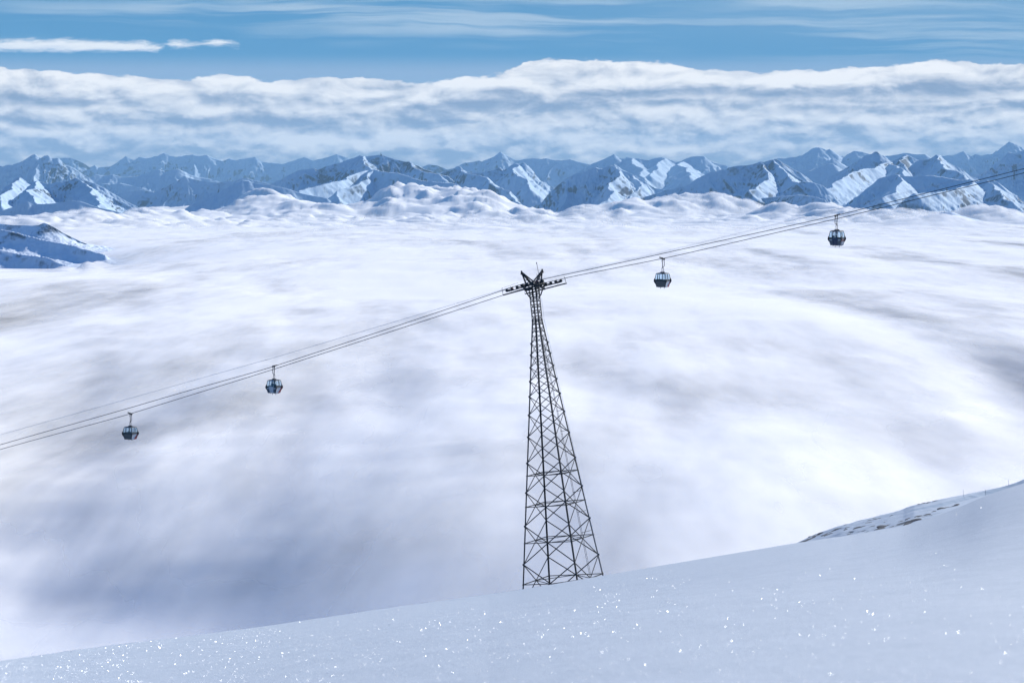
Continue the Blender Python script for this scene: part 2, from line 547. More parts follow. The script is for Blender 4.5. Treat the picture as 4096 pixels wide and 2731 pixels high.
ts2 = np.linspace(.085, .275, 760)
ys2 = np.concatenate([np.linspace(380, 660, 330), np.linspace(664, 900, 60)])
T_, Y_ = np.meshgrid(ts2, ys2)
X_ = T_ * Y_


def run_mat():
    m, nt = new_mat('ski_run_snow')
    b = NB(nt)
    p = b.n('ShaderNodeBsdfPrincipled'); o = b.n('ShaderNodeOutputMaterial')
    nt.links.new(p.outputs[0], o.inputs[0])
    tc = b.n('ShaderNodeTexCoord')
    at = b.n('ShaderNodeAttribute', attribute_name='groomed')
    ar = b.n('ShaderNodeAttribute', attribute_name='stony')
    n1 = b.noise(b.scale(tc.outputs['Object'], (.16, .035, .1)), 1, 6, .62)
    n2 = b.noise(b.scale(tc.outputs['Object'], (.03, .012, .03)), 1, 3, .5)
    rock = b.m('MULTIPLY', b.ss(b.m('ADD', n1, b.m('MULTIPLY', b.m('SUBTRACT', n2, .5), .5)), .60, .66), ar.outputs['Fac'])
    snow = b.mix(b.lin(n1, .3, .7), (.33, .395, .475, 1), (.385, .45, .525, 1))
    lines = b.noise(b.scale(tc.outputs['Object'], (.55, .010, .2)), 1, 4, .6)
    grm = b.mix(b.lin(lines, .35, .65), (.17, .24, .33, 1), (.29, .37, .46, 1))    # scraped, icy packed snow
    c = b.mix(at.outputs['Fac'], snow, grm)
    c = b.mix(rock, c, (.025, .045, .075, 1))
    nt.links.new(c, p.inputs['Base Color'])
    p.inputs['Roughness'].default_value = .7
    p.inputs['Specular IOR Level'].default_value = .2
    return m


me = grid_mesh('ski_run', X_, Y_, run_z(X_, Y_))
q = piste_band(T_, Y_)
gr = (sstep(q, -1.25, -.85) * (1 - sstep(q, .8, 1.2)) * sstep(T_, .157, .166)).ravel().astype(np.float32)
me.attributes.new('groomed', 'FLOAT', 'POINT').data.foreach_set('value', gr)
stony = (sstep(T_, .1185, .124) * (1 - sstep(T_, .160, .20)) * (1 - np.clip(gr.reshape(T_.shape), 0, 1))).ravel().astype(np.float32)
me.attributes.new('stony', 'FLOAT', 'POINT').data.foreach_set('value', stony)
tag(link('ski_run', me, run_mat()), 'groomed ski run crossing the stony snow slope at the right edge', 'ski run', kind='structure')


def on_run(px, py):
    """point of the second slope seen at picture unit (px, py)"""
    t = (px - HX) / F; k = (py - HY) / F
    yy = np.linspace(400, 655, 1200)
    g = run_z(t * yy, yy, False) / yy + k
    i = int(np.argmin(np.abs(g)))
    for j in range(len(yy) - 1):
        if g[j] < 0 <= g[j + 1]:
            i = j; break
    y = yy[i]
    return Vector((t * y, y, float(run_z(t * y, y))))


ROCK = principled('dark_rock', (.010, .021, .040), rough=.85, var=.5, vscale=1.5, bump=.4)


def rock_mesh(seed, sx, sy, sz):
    bm = bmesh.new()
    bmesh.ops.create_icosphere(bm, subdivisions=3, radius=1)
    r = random.Random(seed)
    offs = [Vector((r.uniform(-1, 1), r.uniform(-1, 1), r.uniform(-.4, 1))).normalized() for _ in range(9)]
    cut = [r.uniform(.55, .95) for _ in offs]
    for v in bm.verts:
        for n_, c in zip(offs, cut):
            d = v.co.dot(n_)
            if d > c: v.co -= n_ * (d - c) * .9
        v.co += Vector((r.uniform(-1, 1), r.uniform(-1, 1), r.uniform(-1, 1))) * .035
        v.co.x *= sx; v.co.y *= sy; v.co.z *= sz
    me = bpy.data.meshes.new('rock'); bm.to_mesh(me); bm.free()
    return me


rock_protos = [rock_mesh(i, 1.0, 1.3, .42) for i in range(5)]
for me in rock_protos: me.materials.append(ROCK)
rocks = []   # (px, py, half length in m)
def crop5(x, y): return ((3400 + x / 3.379) * .57422, (1850 + y / 3.379) * .57422)
def crop6(x, y): return ((3100 + x / 3.92) * .57422, (2000 + y / 3.92) * .57422)
for (x, y, s) in [(480, 645, 2.6), (545, 615, 2.8), (600, 590, 2.6), (650, 570, 1.8), (555, 575, 1.0), (720, 530, 1.3), (780, 545, 1.8), (860, 505, 2.0), (930, 475, 1.5),
                  (980, 460, 1.4), (1020, 450, .9), (820, 555, 1.7), (880, 528, 1.3), (1104, 385, .8), (1150, 430, 1.3), (1110, 470, .7), (1290, 442, 1.9), (1380, 408, 1.0), (1180, 543, 1.1),
                  (1460, 360, 1.4), (1540, 318, 1.6), (1610, 303, 1.2), (1380, 350, .8), (1480, 332, .9), (1560, 290, .7), (1400, 470, 1.1), (1500, 425, 1.4), (1390, 490, .9), (1640, 460, 1.8),
                  (1700, 432, 2.0), (1760, 405, 1.1), (1790, 430, 1.6), (1830, 415, 1.1), (1940, 405, 1.2), (2100, 375, 2.0), (2170, 345, 2.2), (2230, 325, 1.4), (1830, 242, .8), (1730, 350, .7)]:
    rocks.append((*crop6(x, y), s))
for (x, y, s) in [(1040, 710, 1.2), (930, 735, 1.3), (980, 722, .9), (1130, 668, .8), (1230, 632, 1.3), (1290, 612, 1.4), (1400, 590, 1.6), (1440, 575, 1.0), (920, 570, 1.1), (985, 552, 1.2),
                  (1060, 540, .9), (1150, 520, 1.0), (780, 770, 1.1), (700, 800, 1.0)]:
    rocks.append((*crop5(x, y), s))
for i, (px, py, s) in enumerate(rocks):
    p = on_run(px, py)
    o = bpy.data.objects.new('rock', rock_protos[i % 5]); COL.objects.link(o)
    s *= .50
    o.location = p + Vector((0, 0, .02))
    o.rotation_euler = (random.uniform(-.1, .1), -.26 + random.uniform(-.1, .1), random.uniform(-.3, .3))
    o.scale = (s * 1.5, s * 1.5, s * random.uniform(.28, .5))
    tag(o, 'small dark rock poking out of the snow beside the ski run at the right', 'rock', 'rocks poking through the snow beside the ski run')

POLEDARK = principled('marker_pole_dark', (.05, .07, .10), .6)
POLEPALE = principled('marker_pole_pale', (.45, .47, .50), .6)
def pole(px, py, h, mat, label, lean):
    p = on_run(px, py)
    bm = bmesh.new()
    bmesh.ops.create_cone(bm, cap_ends=True, segments=10, radius1=.045, radius2=.035, depth=h + .6)
    bmesh.ops.translate(bm, verts=bm.verts, vec=(0, 0, h / 2 - .3))
    n0 = len(bm.verts)
    r = bmesh.ops.create_cone(bm, cap_ends=True, segments=10, radius1=.05, radius2=.02, depth=.12)
    bmesh.ops.translate(bm, verts=r['verts'], vec=(0, 0, h + .05))
    me = bpy.data.meshes.new('piste_pole'); bm.to_mesh(me); bm.free()
    o = link('piste_pole', me, mat)
    o.location = p; o.rotation_euler = (0, lean, 0)
    tag(o, label, 'pole', 'marker poles along the ski run')
pole(*crop5(1537, 452), 1.65, POLEPALE, 'pale thin marker pole leaning at the upper edge of the groomed run, the leftmost pole', -.09)
pole(*crop5(1830, 412), 1.5, POLEDARK, 'dark upright marker pole standing on the lower edge of the groomed run', 0)
pole(*crop5(2147, 292), 1.5, POLEPALE, 'pale thin marker pole near the right picture edge above the groomed run', -.11)

# ================================================================== MOUNTAINS
A = lambda pts: [(p[0] * .3418, 287.1 + p[1] * .3418) + tuple(p[2:]) for p in pts]
B = lambda pts: [(574.2 + p[0] * .3418, 287.1 + p[1] * .3418) + tuple(p[2:]) for p in pts]
C = lambda pts: [(1320.7 + p[0] * .29297, 287.1 + p[1] * .29297) + tuple(p[2:]) for p in pts]
D = lambda pts: [(1722.7 + p[0] * .26758, 229.7 + p[1] * .26758) + tuple(p[2:]) for p in pts]


def massif(label, Y, sky_, spurs=(), nsp=8, front=1700, back=1100, rows=230, k1=.95, k2=.34, d0=300, seed=1, rough=1.0,
           mat=None, kspur=(.52, .80), du=1.6, name='snowy_mountain', smooth=0):
    """sky_: traced skyline [(px, py[, Y])]; spurs: traced ridges running forward [(px, py, Y)...]"""
    r = random.Random(seed)
    S = Y / 14000.0
    lines = [[W(p[0], p[1], p[2] if len(p) > 2 else Y) for p in sky_]]
    for s in spurs:
        lines.append([W(*p) for p in s])
    main = lines[0]
    # spurs branching off the skyline towards the valley on both sides
    cum = [0]
    for a, c in zip(main, main[1:]): cum.append(cum[-1] + (c - a).length)
    for i in range(nsp):
        s = (i + r.uniform(.15, .85)) / nsp * cum[-1]
        j = max(k for k in range(len(cum)) if cum[k] <= s)
        j = min(j, len(main) - 2)
        f = (s - cum[j]) / max(cum[j + 1] - cum[j], 1e-6)
        p = main[j].lerp(main[j + 1], f)
        for sgn in ((-1, -1, 1)[:2] if r.random() < .6 else (-1, 1)):
            ang = r.uniform(-.75, .75); kk = r.uniform(*kspur)
            q = p + Vector((0, 0, -r.uniform(5, 25) * S)); L = [q.copy()]
            steps = r.choice((4, 5, 6)); step = r.uniform(200, 330) * S
            for _ in range(steps):
                ang += r.uniform(-.35, .35)
                q = q + Vector((math.sin(ang) * step, sgn * math.cos(ang) * step, -kk * step * r.uniform(.7, 1.3)))
                L.append(q.copy())
            lines.append(L)
    us = [p[0] for p in sky_]
    t = np.arange(min(us) - 30, max(us) + 30, du)
    t = (t - HX) / F
    # rows closer together near the crest
    fr = np.linspace(0, 1, int(rows * .74)) ** 1.35
    yy = np.concatenate([Y - front * fr[::-1], Y + back * (np.linspace(0, 1, rows - len(fr) + 1)[1:] ** 1.2)])
    Tm, Ym = np.meshgrid(t, yy)
    Xm = Tm * Ym
    # domain warp so ridges are not straight
    wx = 70 * S * fbm(Xm / (420 * S), Ym / (420 * S), 4, .55, seed * 7 + 1)
    wy = 70 * S * fbm(Xm / (420 * S), Ym / (420 * S), 4, .55, seed * 7 + 3)
    Z = np.full(Xm.shape, -2000.0); FALL = np.zeros(Xm.shape)
    for li, L in enumerate(lines):
        w = 0.30 if li == 0 else 1.0
        Xw = Xm + wx * w; Yw = Ym + wy * w
        for a, c in zip(L, L[1:]):
            ax, ay, az = a; dx, dy, dz = c - a
            l2 = dx * dx + dy * dy + 1e-9
            h = np.clip(((Xw - ax) * dx + (Yw - ay) * dy) / l2, 0, 1)
            d = np.hypot(Xw - ax - h * dx, Yw - ay - h * dy)
            fall = (k1 - k2) * d0 * S * (1 - np.exp(-d / (d0 * S))) + k2 * d
            z = az + h * dz - fall
            up = z > Z
            Z = np.where(up, z, Z); FALL = np.where(up, fall, FALL)
    # gullies and ribs running down the faces
    dep = np.clip(FALL / (120 * S), 0, 1)
    ribs = ridged((Xm + wx) / (150 * S), (Ym + wy) / (430 * S), 4, .55, seed * 5 + 2)
    ribs2 = ridged((Xm + wx) / (46 * S), (Ym + wy) / (110 * S), 3, .55, seed * 5 + 9)
    crag = fbm(Xm / (60 * S), Ym / (60 * S), 4, .6, seed * 5 + 4)
    Z = Z + rough * S * (62 * dep * (ribs - .75) + 30 * dep * (ribs2 - .7) + (4 + 16 * dep) * crag)
    Z = np.maximum(Z, -640)
    o = link(name, grid_mesh(name, Xm, Ym, Z), mat or MOUNT)
    tag(o, label, 'mountain', kind='structure')
    return o


# --- farthest row, paling into the haze
massif('pale jagged far range at the left under the low grey cloud', 33000,
       A([(380, 232), (420, 222), (480, 220), (520, 236), (560, 250), (610, 285), (650, 268), (672, 285), (700, 280), (760, 280), (800, 255), (830, 232), (850, 210), (878, 226), (905, 236), (940, 214), (985, 222),
          (1020, 214), (1060, 205), (1100, 186), (1140, 206), (1180, 215), (1230, 208), (1300, 200), (1350, 208), (1400, 200), (1450, 226), (1500, 240), (1550, 226), (1600, 232), (1660, 226), (1720, 214), (1770, 245),
          (1850, 256), (1900, 260), (1960, 240), (2040, 215), (2100, 240), (2200, 215), (2260, 196), (2330, 220), (2420, 262), (2520, 290), (2640, 300)]), nsp=22, front=3600, back=1800, rows=210, seed=3, mat=MOUNT_FAR, du=1.8, rough=1.2)
massif('distant snow range behind the centre peaks with white sunny flanks', 27000,
       B([(1120, 300), (1200, 262), (1260, 270), (1330, 300), (1380, 290), (1420, 262), (1450, 252), (1500, 250), (1540, 238), (1560, 245), (1600, 226), (1640, 212), (1680, 178), (1700, 196), (1740, 214), (1790, 236), (1830, 232),
          (1900, 224), (1960, 228), (2000, 224), (2060, 236), (2100, 238), (2160, 232), (2220, 250), (2290, 268), (2350, 292), (2420, 300)]),
       nsp=14, front=3200, back=1600, rows=230, seed=5, mat=MOUNT_FAR, rough=.9)
massif('far white peaks right of centre with a small pointed summit', 24000,
       C([(90, 330), (150, 300), (180, 288), (240, 262), (285, 240), (310, 228), (335, 245), (370, 262), (400, 262), (425, 252), (450, 268), (500, 262), (540, 272), (580, 276), (610, 262), (680, 253), (710, 262), (740, 272), (790, 288),
          (820, 284), (850, 268), (900, 250), (950, 243), (1000, 246), (1040, 270), (1090, 296), (1140, 310), (1190, 318), (1260, 345)]),
       spurs=[C([(820, 284, 24000), (840, 310, 23200), (870, 345, 22500), (900, 400, 21800)]), C([(430, 252, 24000), (470, 300, 23300), (520, 370, 22700), (580, 440, 22000)]),
              C([(700, 260, 24000), (640, 330, 23000), (600, 400, 22300)])],
       nsp=10, front=3000, back=1500, rows=240, seed=8, mat=MOUNT_FAR, rough=.85, k1=.75)
massif('rounded far peak standing behind the right-hand massif', 25000,
       D([(180, 545), (240, 498), (300, 505), (350, 490), (400, 488), (430, 476), (470, 470), (510, 440), (540, 414), (570, 406), (600, 405), (640, 416), (665, 426), (690, 420), (720, 440), (760, 478), (800, 478), (820, 486), (860, 458), (900, 434), (930, 436),
          (960, 442), (1000, 456), (1060, 470), (1160, 480), (1260, 470), (1340, 452), (1420, 466), (1500, 464), (1560, 498)]),
       nsp=9, front=3000, back=1500, rows=230, seed=12, mat=MOUNT_FAR, rough=.8, k1=.7)
massif('steep pale far summit near the right picture edge', 27000,
       D([(1560, 500), (1640, 478), (1700, 474), (1740, 478), (1790, 456), (1830, 438), (1860, 462), (1900, 482), (1930, 464), (1960, 468), (2000, 474), (2050, 462), (2085, 462), (2110, 432), (2130, 436), (2160, 402), (2190, 384), (2230, 356), (2260, 364), (2290, 378),
          (2330, 394), (2380, 430), (2450, 450), (2560, 470)]), nsp=11, front=3200, back=1500, rows=230, seed=14, mat=MOUNT_FAR, rough=1.1)

# --- second row
massif('pale craggy twin-topped mountain at the far left', 21000,
       A([(-90, 290), (-30, 275), (0, 270), (30, 275), (60, 264), (90, 268), (120, 255), (150, 240), (180, 224), (210, 205), (235, 195), (255, 212), (275, 220), (295, 205), (315, 202), (335, 218), (360, 222), (385, 218), (410, 240), (440, 268), (470, 275), (500, 292),
          (530, 310), (560, 330), (600, 350), (640, 384), (690, 392), (740, 398), (800, 390), (850, 400), (930, 420), (1000, 440), (1080, 470)]), nsp=12, front=2600, back=1300, rows=240, seed=17, rough=1.25, mat=MOUNT_FAR)
massif('pale sunny ridge above the small dark hills at the left', 23000,
       A([(640, 330), (700, 340), (760, 330), (830, 350), (880, 345), (940, 340), (990, 318), (1070, 298), (1110, 312), (1150, 300), (1190, 296), (1230, 320), (1270, 335), (1330, 350), (1400, 362), (1500, 390), (1600, 400)]), nsp=9, front=2400, back=1200, rows=180, seed=19, rough=.9, k1=.7, mat=MOUNT_FAR)
massif('sunlit white foothill tucked behind the shaded shoulder at the right', 20500,
       D([(340, 640), (420, 606), (470, 600), (520, 592), (570, 578), (620, 556), (660, 525), (700, 503), (730, 512), (760, 530), (800, 560), (850, 590), (900, 620)]), nsp=4, front=2000, back=900, rows=160, seed=21, rough=.45, k1=.6)
massif('smooth blue shaded hill in the gap right of the broad mountain', 18500,
       D([(400, 660), (470, 622), (520, 606), (560, 590), (620, 562), (680, 543), (715, 546), (750, 568), (790, 592), (860, 620), (930, 650)]), nsp=3, front=1800, back=800, rows=150, seed=23, rough=.4, k1=.8)
massif('small dark blue hills in shade left of the main mountain', 17000,
       A([(780, 470), (830, 458), (900, 444), (950, 438), (1000, 444), (1040, 452), (1080, 430), (1120, 410), (1160, 390), (1190, 374), (1240, 344), (1262, 356), (1290, 362), (1330, 370), (1400, 380), (1460, 388), (1500, 380), (1560, 378), (1610, 360), (1655, 354), (1700, 370),
          (1760, 382), (1830, 400), (1900, 420)]), nsp=10, front=1900, back=900, rows=170, seed=25, rough=.8)
massif('main left-of-centre mountain with broad summit and forward snowy ridge', 16000,
       B([(60, 440), (130, 400), (200, 372), (260, 340), (300, 322), (330, 304), (360, 300), (400, 296), (440, 288), (462, 300), (480, 292), (510, 278), (560, 264), (600, 254), (640, 234), (690, 220), (735, 203), (765, 212), (790, 211), (830, 205), (880, 198), (905, 210), (930, 218), (970, 232),
          (1000, 238), (1040, 244), (1070, 246), (1100, 262), (1130, 274), (1160, 292), (1190, 300), (1230, 315), (1270, 330), (1330, 345)]),
       spurs=[B([(755, 208, 16000), (775, 245, 15750), (800, 300, 15450), (850, 296, 15200), (930, 312, 14950), (1000, 322, 14750), (1080, 342, 14600), (1150, 370, 14450), (1240, 380, 14300), (1340, 385, 14150), (1400, 415, 14000),
                 (1450, 445, 13900), (1540, 475, 13780), (1620, 515, 13650), (1700, 540, 13550), (1820, 605, 13400)]),
              B([(790, 300, 15450), (720, 325, 15200), (640, 365, 14900), (540, 380, 14700), (430, 410, 14500), (330, 440, 14300)]),
              B([(850, 296, 15200), (800, 350, 14900), (700, 400, 14600), (600, 440, 14350), (580, 500, 14150)]),
              B([(1070, 246, 16000), (1120, 290, 15700), (1200, 310, 15500), (1275, 330, 15350)])],
       nsp=9, front=2900, back=900, rows=330, seed=28, rough=.85, k1=1.0, kspur=(.5, .7))
massif('low rounded snow dome in front of the main mountain at the left', 14200,
       A([(1330, 500), (1400, 484), (1450, 460), (1500, 430), (1550, 402), (1590, 382), (1630, 368), (1670, 374), (1700, 386), (1750, 396), (1820, 402), (1900, 420), (1960, 436), (2000, 450), (2080, 468), (2200, 490)]),
       nsp=4, front=1500, back=700, rows=170, seed=31, rough=.35, k1=.75, k2=.3)
massif('shaded centre ridge above a snowy valley bowl', 16500,
       B([(1240, 360), (1270, 330), (1310, 312), (1350, 300), (1390, 278), (1415, 276), (1440, 300), (1470, 318), (1550, 320), (1600, 308), (1650, 296), (1680, 284), (1700, 300), (1730, 290), (1750, 272), (1780, 258), (1805, 262), (1830, 250), (1850, 275), (1880, 308), (1920, 340), (1950, 368), (1975, 392),
          (2000, 410), (2060, 418), (2120, 425)]),
       spurs=[B([(1440, 300, 16500), (1490, 322, 16100), (1540, 332, 15750), (1590, 362, 15400), (1640, 392, 15100), (1700, 432, 14800), (1760, 480, 14500), (1830, 540, 14200), (1900, 600, 13950)]),
              B([(1780, 262, 16500), (1790, 310, 16100), (1840, 380, 15700), (1880, 430, 15400)])],
       nsp=8, front=2700, back=900, rows=290, seed=33, rough=.8, k1=1.05)
massif('dark blue pointed peak right of the pylon line', 14500,
       C([(-190, 520), (-130, 470), (-60, 420), (-30, 400), (20, 380), (70, 370), (100, 350), (130, 338), (160, 328), (190, 340), (220, 346), (250, 330), (285, 318), (320, 308), (345, 322), (380, 346), (430, 372), (470, 392), (510, 415), (560, 440), (600, 468), (640, 490), (700, 502), (760, 520)]),
       spurs=[C([(320, 310, 14500), (345, 400, 14100), (300, 480, 13750), (260, 560, 13450), (180, 640, 13200)]),
              C([(470, 392, 14500), (500, 480, 14150), (480, 560, 13850), (430, 620, 13600)])],
       nsp=7, front=2000, back=900, rows=260, seed=36, rough=1.2, k1=1.1)
massif('broad blue shaded mountain with a sunlit spur between centre and right', 14000,
       C([(430, 600), (510, 580), (560, 560), (620, 540), (700, 510), (770, 496), (850, 482), (900, 462), (930, 438), (960, 420), (1000, 400), (1040, 380), (1060, 368), (1110, 358), (1150, 344), (1180, 346), (1210, 332), (1270, 320), (1330, 316), (1400, 308), (1440, 296), (1465, 284), (1490, 290), (1520, 280), (1580, 263), (1610, 276), (1640, 300),
          (1680, 328), (1720, 350), (1760, 368), (1800, 398), (1830, 418), (1870, 450), (1930, 480)]),
       spurs=[C([(1480, 288, 14000), (1510, 345, 13700), (1530, 395, 13450), (1490, 440, 13200), (1430, 475, 13000), (1360, 512, 12800)]),
              C([(1585, 268, 14000), (1640, 350, 13650), (1680, 420, 13300), (1720, 470, 13000)])],
       nsp=7, front=2000, back=900, rows=270, seed=39, rough=.7, k1=1.05)

# --- right-hand massif
massif('right-hand massif with three blue summits', 15500,
       D([(640, 690), (670, 655), (720, 630), (760, 612), (810, 580), (850, 560), (890, 530), (920, 518), (950, 500), (980, 474), (1010, 470), (1040, 462), (1060, 444), (1085, 440), (1110, 460), (1140, 478), (1170, 500), (1195, 528), (1230, 515), (1260, 502), (1290, 485), (1330, 468), (1380, 480), (1410, 495),
          (1440, 512), (1480, 530), (1520, 552), (1560, 572), (1620, 590), (1680, 610), (1760, 640), (1850, 660)]),
       spurs=[D([(1195, 528, 15500), (1150, 550, 15100), (1060, 580, 14700), (980, 590, 14400), (900, 612, 14100), (820, 655, 13800), (730, 720, 13500), (650, 790, 13200)]),
              D([(1195, 528, 15500), (1240, 550, 15100), (1270, 580, 14700), (1300, 620, 14400)]),
              D([(1340, 470, 15500), (1330, 520, 15150), (1320, 580, 14800)])],
       nsp=8, front=2700, back=900, rows=290, seed=42, rough=.7, k1=1.05)
massif('blue summit with bright right flank in the right-hand massif', 15000,
       D([(1380, 560), (1430, 520), (1470, 508), (1520, 504), (1555, 492), (1590, 467), (1615, 480), (1650, 505), (1690, 532), (1730, 554), (1780, 576), (1820, 600), (1850, 622), (1880, 645), (1950, 670)]),
       spurs=[D([(1592, 470, 15000), (1620, 530, 14650), (1660, 580, 14300), (1740, 610, 14000), (1820, 650, 13700)])], nsp=5, front=1800, back=800, rows=210, seed=44, rough=.7)
massif('dark blue shoulder cut off by the right picture edge', 16500,
       D([(1960, 670), (2010, 635), (2050, 608), (2080, 580), (2110, 554), (2150, 520), (2180, 500), (2200, 470), (2220, 446), (2245, 452), (2270, 455), (2310, 444), (2352, 428), (2420, 410), (2500, 440), (2600, 500)]), nsp=6, front=2000, back=900, rows=220, seed=46, rough=.9)
massif('front right flat-topped snow ridge with streaked cliffs above the clouds', 12500,
       D([(820, 915), (870, 870), (920, 828), (960, 795), (1000, 758), (1050, 720), (1100, 678), (1150, 660), (1200, 648), (1250, 640), (1285, 640), (1340, 652), (1400, 655), (1470, 648), (1550, 644), (1620, 655), (1700, 668), (1780, 680), (1850, 690), (1900, 680), (1960, 698), (2010, 695), (2060, 688), (2100, 690), (2130, 698),
          (2170, 730), (2200, 758), (2250, 800), (2290, 830), (2352, 872), (2450, 930)]),
       spurs=[D([(1285, 640, 12500), (1290, 700, 12200), (1240, 770, 11950), (1180, 840, 11700)]),
              D([(1960, 698, 12500), (1900, 720, 12250), (1800, 750, 12000), (1700, 775, 11800), (1560, 790, 11650), (1400, 800, 11500)]),
              D([(2060, 690, 12500), (2110, 760, 12150), (2170, 820, 11800), (2240, 880, 11500)])],
       nsp=7, front=1900, back=800, rows=260, seed=49, rough=.75, k1=.95)
massif('low dark hill half drowned in cloud below the broad mountain', 12800,
       D([(-60, 880), (0, 858), (80, 850), (150, 838), (210, 830), (240, 828), (280, 795), (330, 758), (380, 730), (430, 708), (470, 700), (520, 704), (560, 710), (600, 724), (640, 740), (700, 790)]),
       spurs=[D([(240, 828, 12800), (330, 818, 12500), (420, 810, 12300), (520, 824, 12100), (640, 852, 11900)])], nsp=5, front=1300, back=600, rows=170, seed=52, rough=.8)
massif('front left mountain with ribbed sunny flanks and dark crags', 11500,
       A([(-160, 500), (-90, 480), (-40, 462), (0, 446), (30, 420), (60, 398), (90, 372), (115, 352), (135, 348), (155, 368), (180, 376), (210, 378), (240, 372), (280, 384), (330, 396), (380, 380), (430, 384), (480, 368), (520, 354), (555, 362), (590, 376), (640, 392), (700, 420), (750, 450), (790, 476), (830, 500), (890, 532), (950, 562), (1010, 590)]),
       spurs=[A([(240, 372, 11500), (215, 420, 11200), (200, 440, 10950), (230, 500, 10700), (260, 540, 10450)]),
              A([(130, 350, 11500), (60, 420, 11150), (20, 480, 10800), (0, 540, 10500)]),
              A([(550, 362, 11500), (600, 440, 11150), (640, 500, 10850), (690, 560, 10550)])],
       nsp=13, front=1500, back=800, rows=250, seed=55, rough=.95, k1=.85, du=1.4)
massif('dark rocky foothill emerging from cloud below the front left mountain', 10300,
       A([(-80, 610), (0, 580), (60, 556), (130, 530), (190, 514), (230, 536), (260, 530), (300, 530), (350, 528), (400, 520), (450, 512), (490, 508), (530, 512), (570, 526), (620, 545), (680, 560), (740, 572), (820, 590)]), nsp=9, front=900, back=500, rows=140, seed=58, rough=.8)

# --- the near hill at the left and the small islet of snow at the right
massif('near snow hill at the left edge with three rocky shelves rising out of cloud', 6000,
       A([(-260, 640), (-120, 655), (0, 662), (80, 672), (150, 674), (220, 676), (262, 672), (290, 657), (308, 662), (330, 672), (370, 692), (420, 722), (480, 752), (540, 778), (600, 806), (660, 828), (720, 850), (800, 885), (900, 950), (1000, 1030)]),
       spurs=[A([(-260, 640, 5700), (-100, 668, 5680), (0, 690, 5660), (100, 712, 5640), (200, 742, 5620), (300, 772, 5600), (400, 796, 5580), (480, 812, 5560), (550, 830, 5540), (600, 842, 5520), (680, 870, 5500)]),
              A([(-260, 800, 5300), (-100, 820, 5290), (0, 838, 5280), (80, 856, 5270), (150, 868, 5260), (230, 876, 5250), (320, 886, 5240), (380, 904, 5230), (440, 928, 5210), (500, 950, 5190)])],
       nsp=0, front=1100, back=500, rows=440, seed=61, rough=.30, k1=.95, k2=.12, d0=130, mat=HILLSNOW, du=1.2, name='snowy_hill')
massif('tiny snowy hilltop poking out of the cloud sea at the right', 9400,
       D([(1180, 1120), (1300, 1065), (1400, 1020), (1455, 1002), (1510, 996), (1560, 990), (1600, 976), (1640, 964), (1680, 960), (1720, 958), (1750, 968), (1790, 985), (1840, 1012), (1930, 1065), (2050, 1120)]),
       nsp=2, front=420, back=300, rows=110, seed=64, rough=.3, k1=.4, k2=.2, d0=120, mat=HILLSNOW, du=.8, name='snowy_hill')
for i, (zx, zy, h, lb) in enumerate([(1277, 350, 5, 'dark lift post on the tiny snowy hilltop, leftmost of the three'), (1365, 320, 4, 'dark lift post on the tiny snowy hilltop, middle of the three'), (1495, 315, 4, 'stout dark lift post on top of the tiny snowy hilltop, rightmost of the three')]):
    px, py = (3650 + zx / 11.76) * .57422, (820 + zy / 11.76) * .57422
    p = W(px, py + .6, 9395)
    bm = bmesh.new()
    rr = .5 if i < 2 else .9
    bmesh.ops.create_cone(bm, cap_ends=True, segments=8, radius1=rr, radius2=rr * .7, depth=h + 5)
    bmesh.ops.translate(bm, verts=bm.verts, vec=(0, 0, (h - 5) / 2))
    r_ = bmesh.ops.create_cube(bm, size=1.0)
    bmesh.ops.scale(bm, verts=r_['verts'], vec=(3.2, .6, .6)); bmesh.ops.translate(bm, verts=r_['verts'], vec=(0, 0, h - .2))
    me = bpy.data.meshes.new('lift_post'); bm.to_mesh(me); bm.free()
    o = link('lift_post', me, POLEDARK); o.location = p
    tag(o, lb, 'post', 'posts on the tiny hilltop')

# mast on the broad summit
p = W(574.2 + 879 * .3418, 287.1 + 199 * .3418, 15990)
bm = bmesh.new()
bmesh.ops.create_cone(bm, cap_ends=True, segments=8, radius1=2.2, radius2=1.0, depth=24)
r_ = bmesh.ops.create_cube(bm, size=1.0)
bmesh.ops.scale(bm, verts=r_['verts'], vec=(9, 6, 7)); bmesh.ops.translate(bm, verts=r_['verts'], vec=(3, 0, -6))
me = bpy.data.meshes.new('summit_mast'); bm.to_mesh(me); bm.free()
o = link('summit_mast', me, POLEDARK); o.location = p + Vector((0, 0, 3))
tag(o, 'tiny mast with a hut on the broad summit left of centre', 'mast')

# ================================================================== VALLEY FLOOR, CLOUD SEA, HAZE
m, nt = new_mat('valley_ground')
b = NB(nt); p_ = b.n('ShaderNodeBsdfPrincipled'); o_ = b.n('ShaderNodeOutputMaterial'); nt.links.new(p_.outputs[0], o_.inputs[0])
tc_ = b.n('ShaderNodeTexCoord')
f_ = b.noise(b.scale(tc_.outputs['Object'], (.004,) * 3), 1, 5, .6)
nt.links.new(b.mix(b.ss(f_, .4, .6), (.24, .33, .46, 1), (.44, .54, .68, 1)), p_.inputs['Base Color'])
p_.inputs['Roughness'].default_value = .9
gx = np.linspace(-24000, 24000, 60); gy = np.linspace(-1500, 46000, 60)
GX_, GY_ = np.meshgrid(gx, gy)
tag(link('valley_ground', grid_mesh('valley_ground', GX_, GY_, -660 + 30 * fbm(GX_ / 3000, GY_ / 3000, 3)), m), 'dim valley floor far below the clouds', 'valley', kind='structure')


